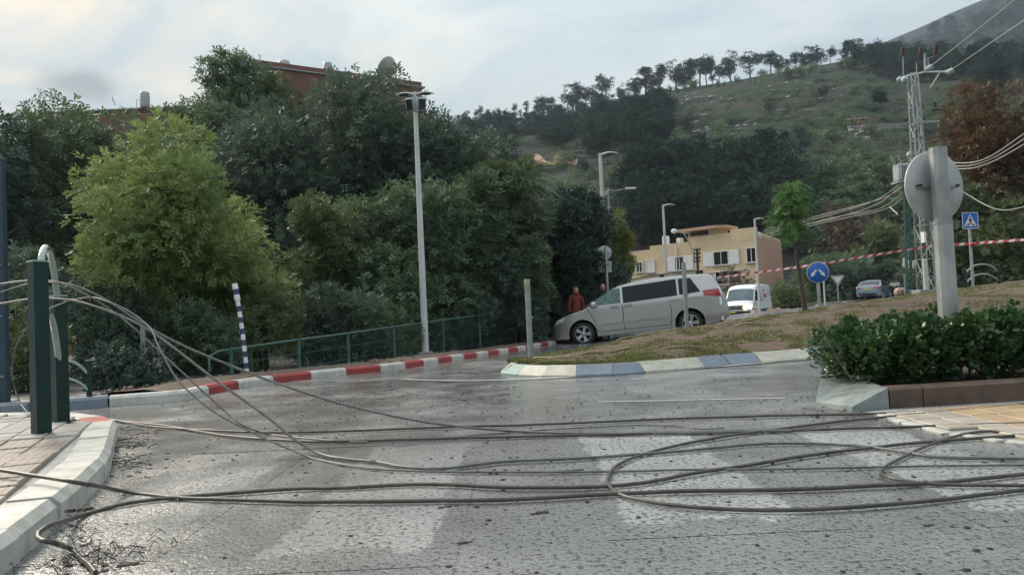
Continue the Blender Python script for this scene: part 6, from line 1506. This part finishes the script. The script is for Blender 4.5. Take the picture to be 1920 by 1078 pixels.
# ------------------------------------------------------------------ overhead wires
def wire(label, pts, r_, mat='wire', group='overhead wires'): tag(obj('overhead_wire', MB().tube(smoothpath(pts, .6), r_, 5), MA[mat]), label, 'wire', group)
wire('bright overhead wire running from the right insulator to the upper right', [D(1776, 137, 35.5), D(1850, 86, 26), D(1920, 39, 20), D(2060, -58, 14)], .016)
wire('bright overhead wire running from the middle insulator to the top edge', [D(1738, 130, 35.4), D(1820, 66, 26), D(1903, 0, 20), D(2040, -110, 14)], .016)
for i, (a, b_, c_, d_, nm) in enumerate((((1745,298),(1800,306),(1850,297),(1925,248),'upper'), ((1745,304),(1805,312),(1855,300),(1925,258),'middle'), ((1745,310),(1802,317),(1850,308),(1925,268),'lower'))):
    wire(nm+' of three twisted wires sagging right from the pylon', [D(*a, 35.6), D(*b_, 33), D(*c_, 30), D(*d_, 26), D(2060, d_[1]-90, 20)], .022)
wire('pale cable sagging low in front of the right trees', [D(1790, 350, 35.6), D(1845, 383, 33), D(1880, 394, 31), D(1920, 388, 29), D(2000, 365, 26)], .02)
for i, (a, b_, c_, d_) in enumerate((((1690,344),(1640,376),(1560,402),(1430,436)), ((1694,346),(1640,385),(1560,410),(1430,441)), ((1700,344),(1655,372),(1560,398),(1432,432)), ((1715,348),(1660,392),(1560,414),(1430,446)), ((1705,350),(1650,391),(1570,407),(1434,438)))):
    wire(ORD[i]+' highest of the wires fanning from the transformer to the cream building' if i else 'topmost of the wires fanning from the transformer to the cream building', [D(*a, 36), D(*b_, 43), D(*c_, 53), D(*d_, 68)], .022)
wire('stay wire slanting down left of the pylon', [D(1668, 388, 40), D(1690, 408, 38.5)], .03)
# ------------------------------------------------------------------ barrier tape
tp = smoothpath([D(1343, 521, 31), D(1420, 511, 31), D(1535, 495, 30), D(1640, 478, 29), D(1740, 463, 28), D(1820, 457, 27.1), D(1870, 453, 26.2), D(1930, 449, 25.5), D(2020, 444, 24.5)], .17)
mb = MB(); prev = None
for i, p in enumerate(tp):
    tw = .35*math.sin(i*.12)+.2*math.sin(i*.41); w = .046; e = Vector((0, math.sin(tw), math.cos(tw)))*w
    cur = (p+e, p-e)
    if prev:
        sh = (tp[i]-tp[i-1])*.45
        mb.add([prev[0]+sh, prev[1]-sh*.0, cur[1], cur[0]+sh], [(0, 1, 2, 3)], i % 2, False)
    prev = cur
tag(obj('barrier_tape', mb, [M('red_tape_print', (.50, .05, .05), .4, sc=8), M('white_tape_print', (.66, .62, .60), .4, sc=8)]), 'red and white barrier tape stretched across the road on the right', 'tape')
k_ = D(1823, 458, 26.9); o = tag(obj('tape_knot', MB().lathe([(0, -.09), (.07, -.06), (.085, 0), (.07, .06), (0, .09)], 10), M('red_tape_knot', (.45, .04, .04), .4, sc=8)), 'knot of red tape tied round the crossing sign post', 'tape'); o.location = k_
# ------------------------------------------------------------------ hedge
rng = np.random.default_rng(21); cs = []
for i in range(230):
    x = rng.uniform(2.75, 8.6); t = (x-2.7)/6; yc = rng.uniform(5.98+.12*(x-2.7), 7.0+.16*(x-2.7)); zmax = (.40+.12*S(x, 2.7, 3.6)) + .14*mnoise.noise(Vector((x*1.6, yc*1.3, 3)))
    z = rng.uniform(.26 if rng.random() < .6 else .34, max(.40, zmax)); cs.append((x-4, yc-6.3, z-.1, rng.uniform(.10, .19)))
for i in range(60): x = rng.uniform(3.0, 5.2); cs.append((x-4, rng.uniform(5.98, 6.25)+.12*(x-2.7)-6.3, rng.uniform(.25, .55)-.1, rng.uniform(.09, .15)))
for i in range(22): cs.append((rng.uniform(2.68, 3.0)-4, rng.uniform(5.95, 6.5)-6.3, rng.uniform(.22, .55)-.1, rng.uniform(.08, .13)))
for i in range(34): x = rng.uniform(2.9, 8); cs.append((x-4, rng.uniform(6.0, 6.7)+.12*(x-2.7)-6.3, rng.uniform(.52, .66)-.1, rng.uniform(.03, .07)))
hd = thing('hedge', 'low glossy dark green hedge in the kerbed bed on the right', 'hedge', (4, 6.3, .1))
V, Fc = sprays(cs, 25000, .054, .036, 3, rng, .05, .55, spray=.07, up=.3)
link('foliage', npmesh('foliage', V, Fc), LM['hedge'], hd)
V, Fc = sprays([c for c in cs if c[2] < .35], 1500, .055, .036, 2, rng, .2, .5, spray=.06)
link('browned_leaves', npmesh('browned_leaves', V, Fc), LM['brown'], hd)
mb = MB()
for i in range(60):
    x = rng.uniform(2.75, 8)-4; y = rng.uniform(6.05+.12*(x+1.3), 6.7+.12*(x+1.3))-6.3; e = rng.normal(size=2)*.12
    mb.tube([(x, y, 0), (x+e[0]*.5, y+e[1]*.5, .22), (x+e[0], y+e[1], .5)], [.009, .007, .003], 5)
stuff(obj('stems', mb, M('grey_twig', (.17, .14, .10), .8, sc=12), hd))
# ------------------------------------------------------------------ island growth and litter
rng = np.random.default_rng(31); B_ = []; 
for i in range(80000):
    u = rng.random()**1.5*.62; v = rng.random()**1.1
    g = mnoise.noise(Vector((u*38, v*9, 4)))
    if g < (-.15 if v < .2 else (.02+.14*math.sin(v*3.1) if v < .6 else -.08)): continue
    p = island_pt(u, v); B_.append((p.x, p.y, p.z))
B_ = np.array(B_); n = len(B_); a = rng.uniform(0, 6.28, n); h = rng.uniform(.02, .07, n); w = .008
d = np.stack([np.cos(a), np.sin(a), np.zeros(n)], 1); ln = rng.normal(size=(n, 3))*.02; ln[:, 2] = h
V = np.stack([B_-d*w, B_+d*w, B_+d*w*.5+ln*.6, B_+ln], 1).reshape(-1, 3)
stuff(link('island_grass', npmesh('island_grass', V, np.arange(len(V)).reshape(-1, 4)), LM['grass']), 'short patchy grass growing on the island', 'grass')
rg = random.Random(5)
for i in range(24):
    u = rg.uniform(.03, .50); v = rg.uniform(.12, .85); p = island_pt(u, v); L_ = rg.uniform(.5, 1.6); th = rg.gauss(.05, .18) if rg.random() < .85 else rg.uniform(0, 3)
    pts = []
    for k in range(7):
        t = k/6-.5; x = p.x+L_*t*math.cos(th); y = p.y+L_*t*math.sin(th)+.05*math.sin(t*5+i); pts.append((x, y, t))
    zz_ = lambda x, y: min(((abs(x-q_[0])+abs(y-q_[1])), q_[2]) for r_ in island_rows[:45] for q_ in r_)[1]
    o = tag(obj('irrigation_pipe', MB().tube([(x-p.x, y-p.y, zz_(x, y)-p.z+.03+.02*math.sin(t*4)) for x, y, t in pts], .011 if i % 3 else .017, 6), M('dry_tan_pipe', (.34, .27, .18), .7, sc=6, c2=(.2, .15, .1)) if i == 0 else bpy.data.materials['dry_tan_pipe']), 'thin tan drip pipe lying across the island soil', 'pipe', 'drip pipes lying on the island'); o.location = p
mb = MB()
for i in range(1500):
    p = island_pt(rg.random()**1.2*.55, rg.uniform(.03, .97)); th = rg.gauss(0, .7); L_ = rg.uniform(.06, .35)
    mb.tube([p+Vector((0, 0, .015)), p+Vector((math.cos(th)*L_*.5, math.sin(th)*L_*.5, .045)), p+Vector((math.cos(th+.2)*L_, math.sin(th+.2)*L_, .02))], .004, 4, cap=False)
stuff(obj('dry_stalks', mb, bpy.data.materials['dry_tan_pipe']), 'dry broken stalks strewn over the island soil', 'stalks')
# muddy litter over the road
rg = random.Random(17); spots = []
def scat(n, x0, x1, y0, y1):
    for _ in range(n):
        px, py = rg.uniform(x0, x1), rg.uniform(y0, y1); q = G(px, py); spots.append((q.x, q.y, H(q.x, q.y)))
scat(500, 300, 1900, 700, 900); scat(60, 220, 1900, 900, 1078); scat(240, 560, 960, 690, 790); scat(120, 200, 700, 730, 830); scat(90, 900, 1560, 690, 790); scat(40, 240, 1900, 800, 960); scat(110, 205, 290, 790, 900); scat(30, 100, 200, 985, 1078); scat(50, 1500, 1640, 760, 790); scat(40, 860, 960, 660, 700)
lit_ = rockpile(spots, 4, 'road_litter', MA['clod'], .004, .017, .35); stuff(lit_, 'small dark clods and torn leaves scattered over the wet road', 'litter')
mb = MB()
for i in range(110):
    q = G(rg.uniform(560, 960) if i % 3 else rg.uniform(215, 290), rg.uniform(690, 760) if i % 3 else rg.uniform(800, 880), .012); th = rg.uniform(0, 6.28); L_ = rg.uniform(.04, .16)
    mb.tube([q, q+Vector((math.cos(th)*L_*.5, math.sin(th)*L_*.5, .012)), q+Vector((math.cos(th+.4)*L_, math.sin(th+.4)*L_, 0))], .003, 4)
stuff(obj('twig_litter', mb, MA['clod']), 'broken dark twigs strewn on the wet road', 'twigs')
for lb, px, py, s_ in (('brown clod of mud on the road at the lower left', 238, 1059, .032), ('flat piece of dark bark lying on the white kerb', 148, 955, .04), ('dark wet leaf clump left of centre near the front cables', 840, 950, .05), ('dark leaf clump in front of the cables, centre', 1010, 962, .04), ('dark leaf lying near the lower middle of the road', 872, 1017, .03), ('dark clod on the right foreground asphalt', 1741, 985, .02)):
    q = G(px, py, .14 if px == 148 else 0); o = rockpile([(0, 0, 0), (s_*.7, s_*.2, 0), (-s_*.6, -s_*.3, 0)], px, 'debris_clod', MA['clod'] if px != 238 else MA['bark'], s_*.35, s_*.7, .3)
    o.location = q; tag(o, lb, 'debris', 'larger debris on the road')
# leafy litter on the planted bank
spots = []
for i in range(420):
    p = fpts[rg.randrange(0, 14)]; q = fpts[min(len(fpts)-1, 1+fpts.index(p))]; d_ = (q-p).normalized(); nn_ = Vector((-d_.y, d_.x)); c = p+d_*rg.random()+nn_*rg.uniform(.25, 1.2); spots.append((c.x, c.y, H(p.x, p.y)+.10))
stuff(rockpile(spots, 6, 'bank_litter', MA['brownconc'], .015, .05, .5), 'reddish brown leaf litter on the bank behind the far kerb', 'litter')
# rubble and dark mound beyond the island
spots = [];
for i in range(150):
    px = rg.uniform(1415, 1605); q = D(px, 578 - .02*(px-1415), 47); spots.append((q.x, 47+rg.uniform(-.6, .6), H(q.x, 47)+rg.uniform(.0, .45)))
stuff(rockpile(spots, 7, 'rubble', M('reddish_rubble', (.30, .17, .13), .9, sc=3, c2=(.38, .33, .28)), .10, .26, .8), 'low bank of reddish broken rubble beyond the island', 'rubble')
q = D(1478, 590, 50); mo = MB(); rows = []
for i in range(9):
    t = i/8; rows.append([(2.1*math.cos(math.pi*k/12)*math.sin(math.pi*(t*.5+.5))*(1+.08*math.sin(k*2.1)), -1.0+2*t*.0+ .9*math.cos(math.pi*(t*.5+.5))*-1, .75*math.sin(math.pi*k/12)*math.sin(math.pi*(t*.5+.5))) for k in range(13)])
o = tag(obj('dark_mound', MB().grid(rows, 0, True), M('dark_earth_mound', (.03, .032, .032), .85, sc=3, bump=.05, bsc=6)), 'low dark earth mound right of the white van', 'mound'); o.location = (q.x, 50, H(q.x, 50))
# ------------------------------------------------------------------ the air between here and the hills
hz_ = MB().box((150, 520, 215), (2600, 1900, 446))
hm = bpy.data.materials.new('pale_air'); hm.use_nodes = True; ht = hm.node_tree; ht.nodes.clear()
pv = ht.nodes.new('ShaderNodeVolumePrincipled'); pv.inputs['Color'].default_value = (.70, .84, 1.0, 1); pv.inputs['Density'].default_value = .00022; pv.inputs['Anisotropy'].default_value = .2
ho = ht.nodes.new('ShaderNodeOutputMaterial'); ht.links.new(pv.outputs[0], ho.inputs['Volume'])
hzo = obj('haze', hz_, hm); hzo['kind'] = 'stuff'; hzo['label'] = 'thin pale haze in the air over the whole valley'; hzo['category'] = 'haze'
SC.cycles.volume_bounces = 0
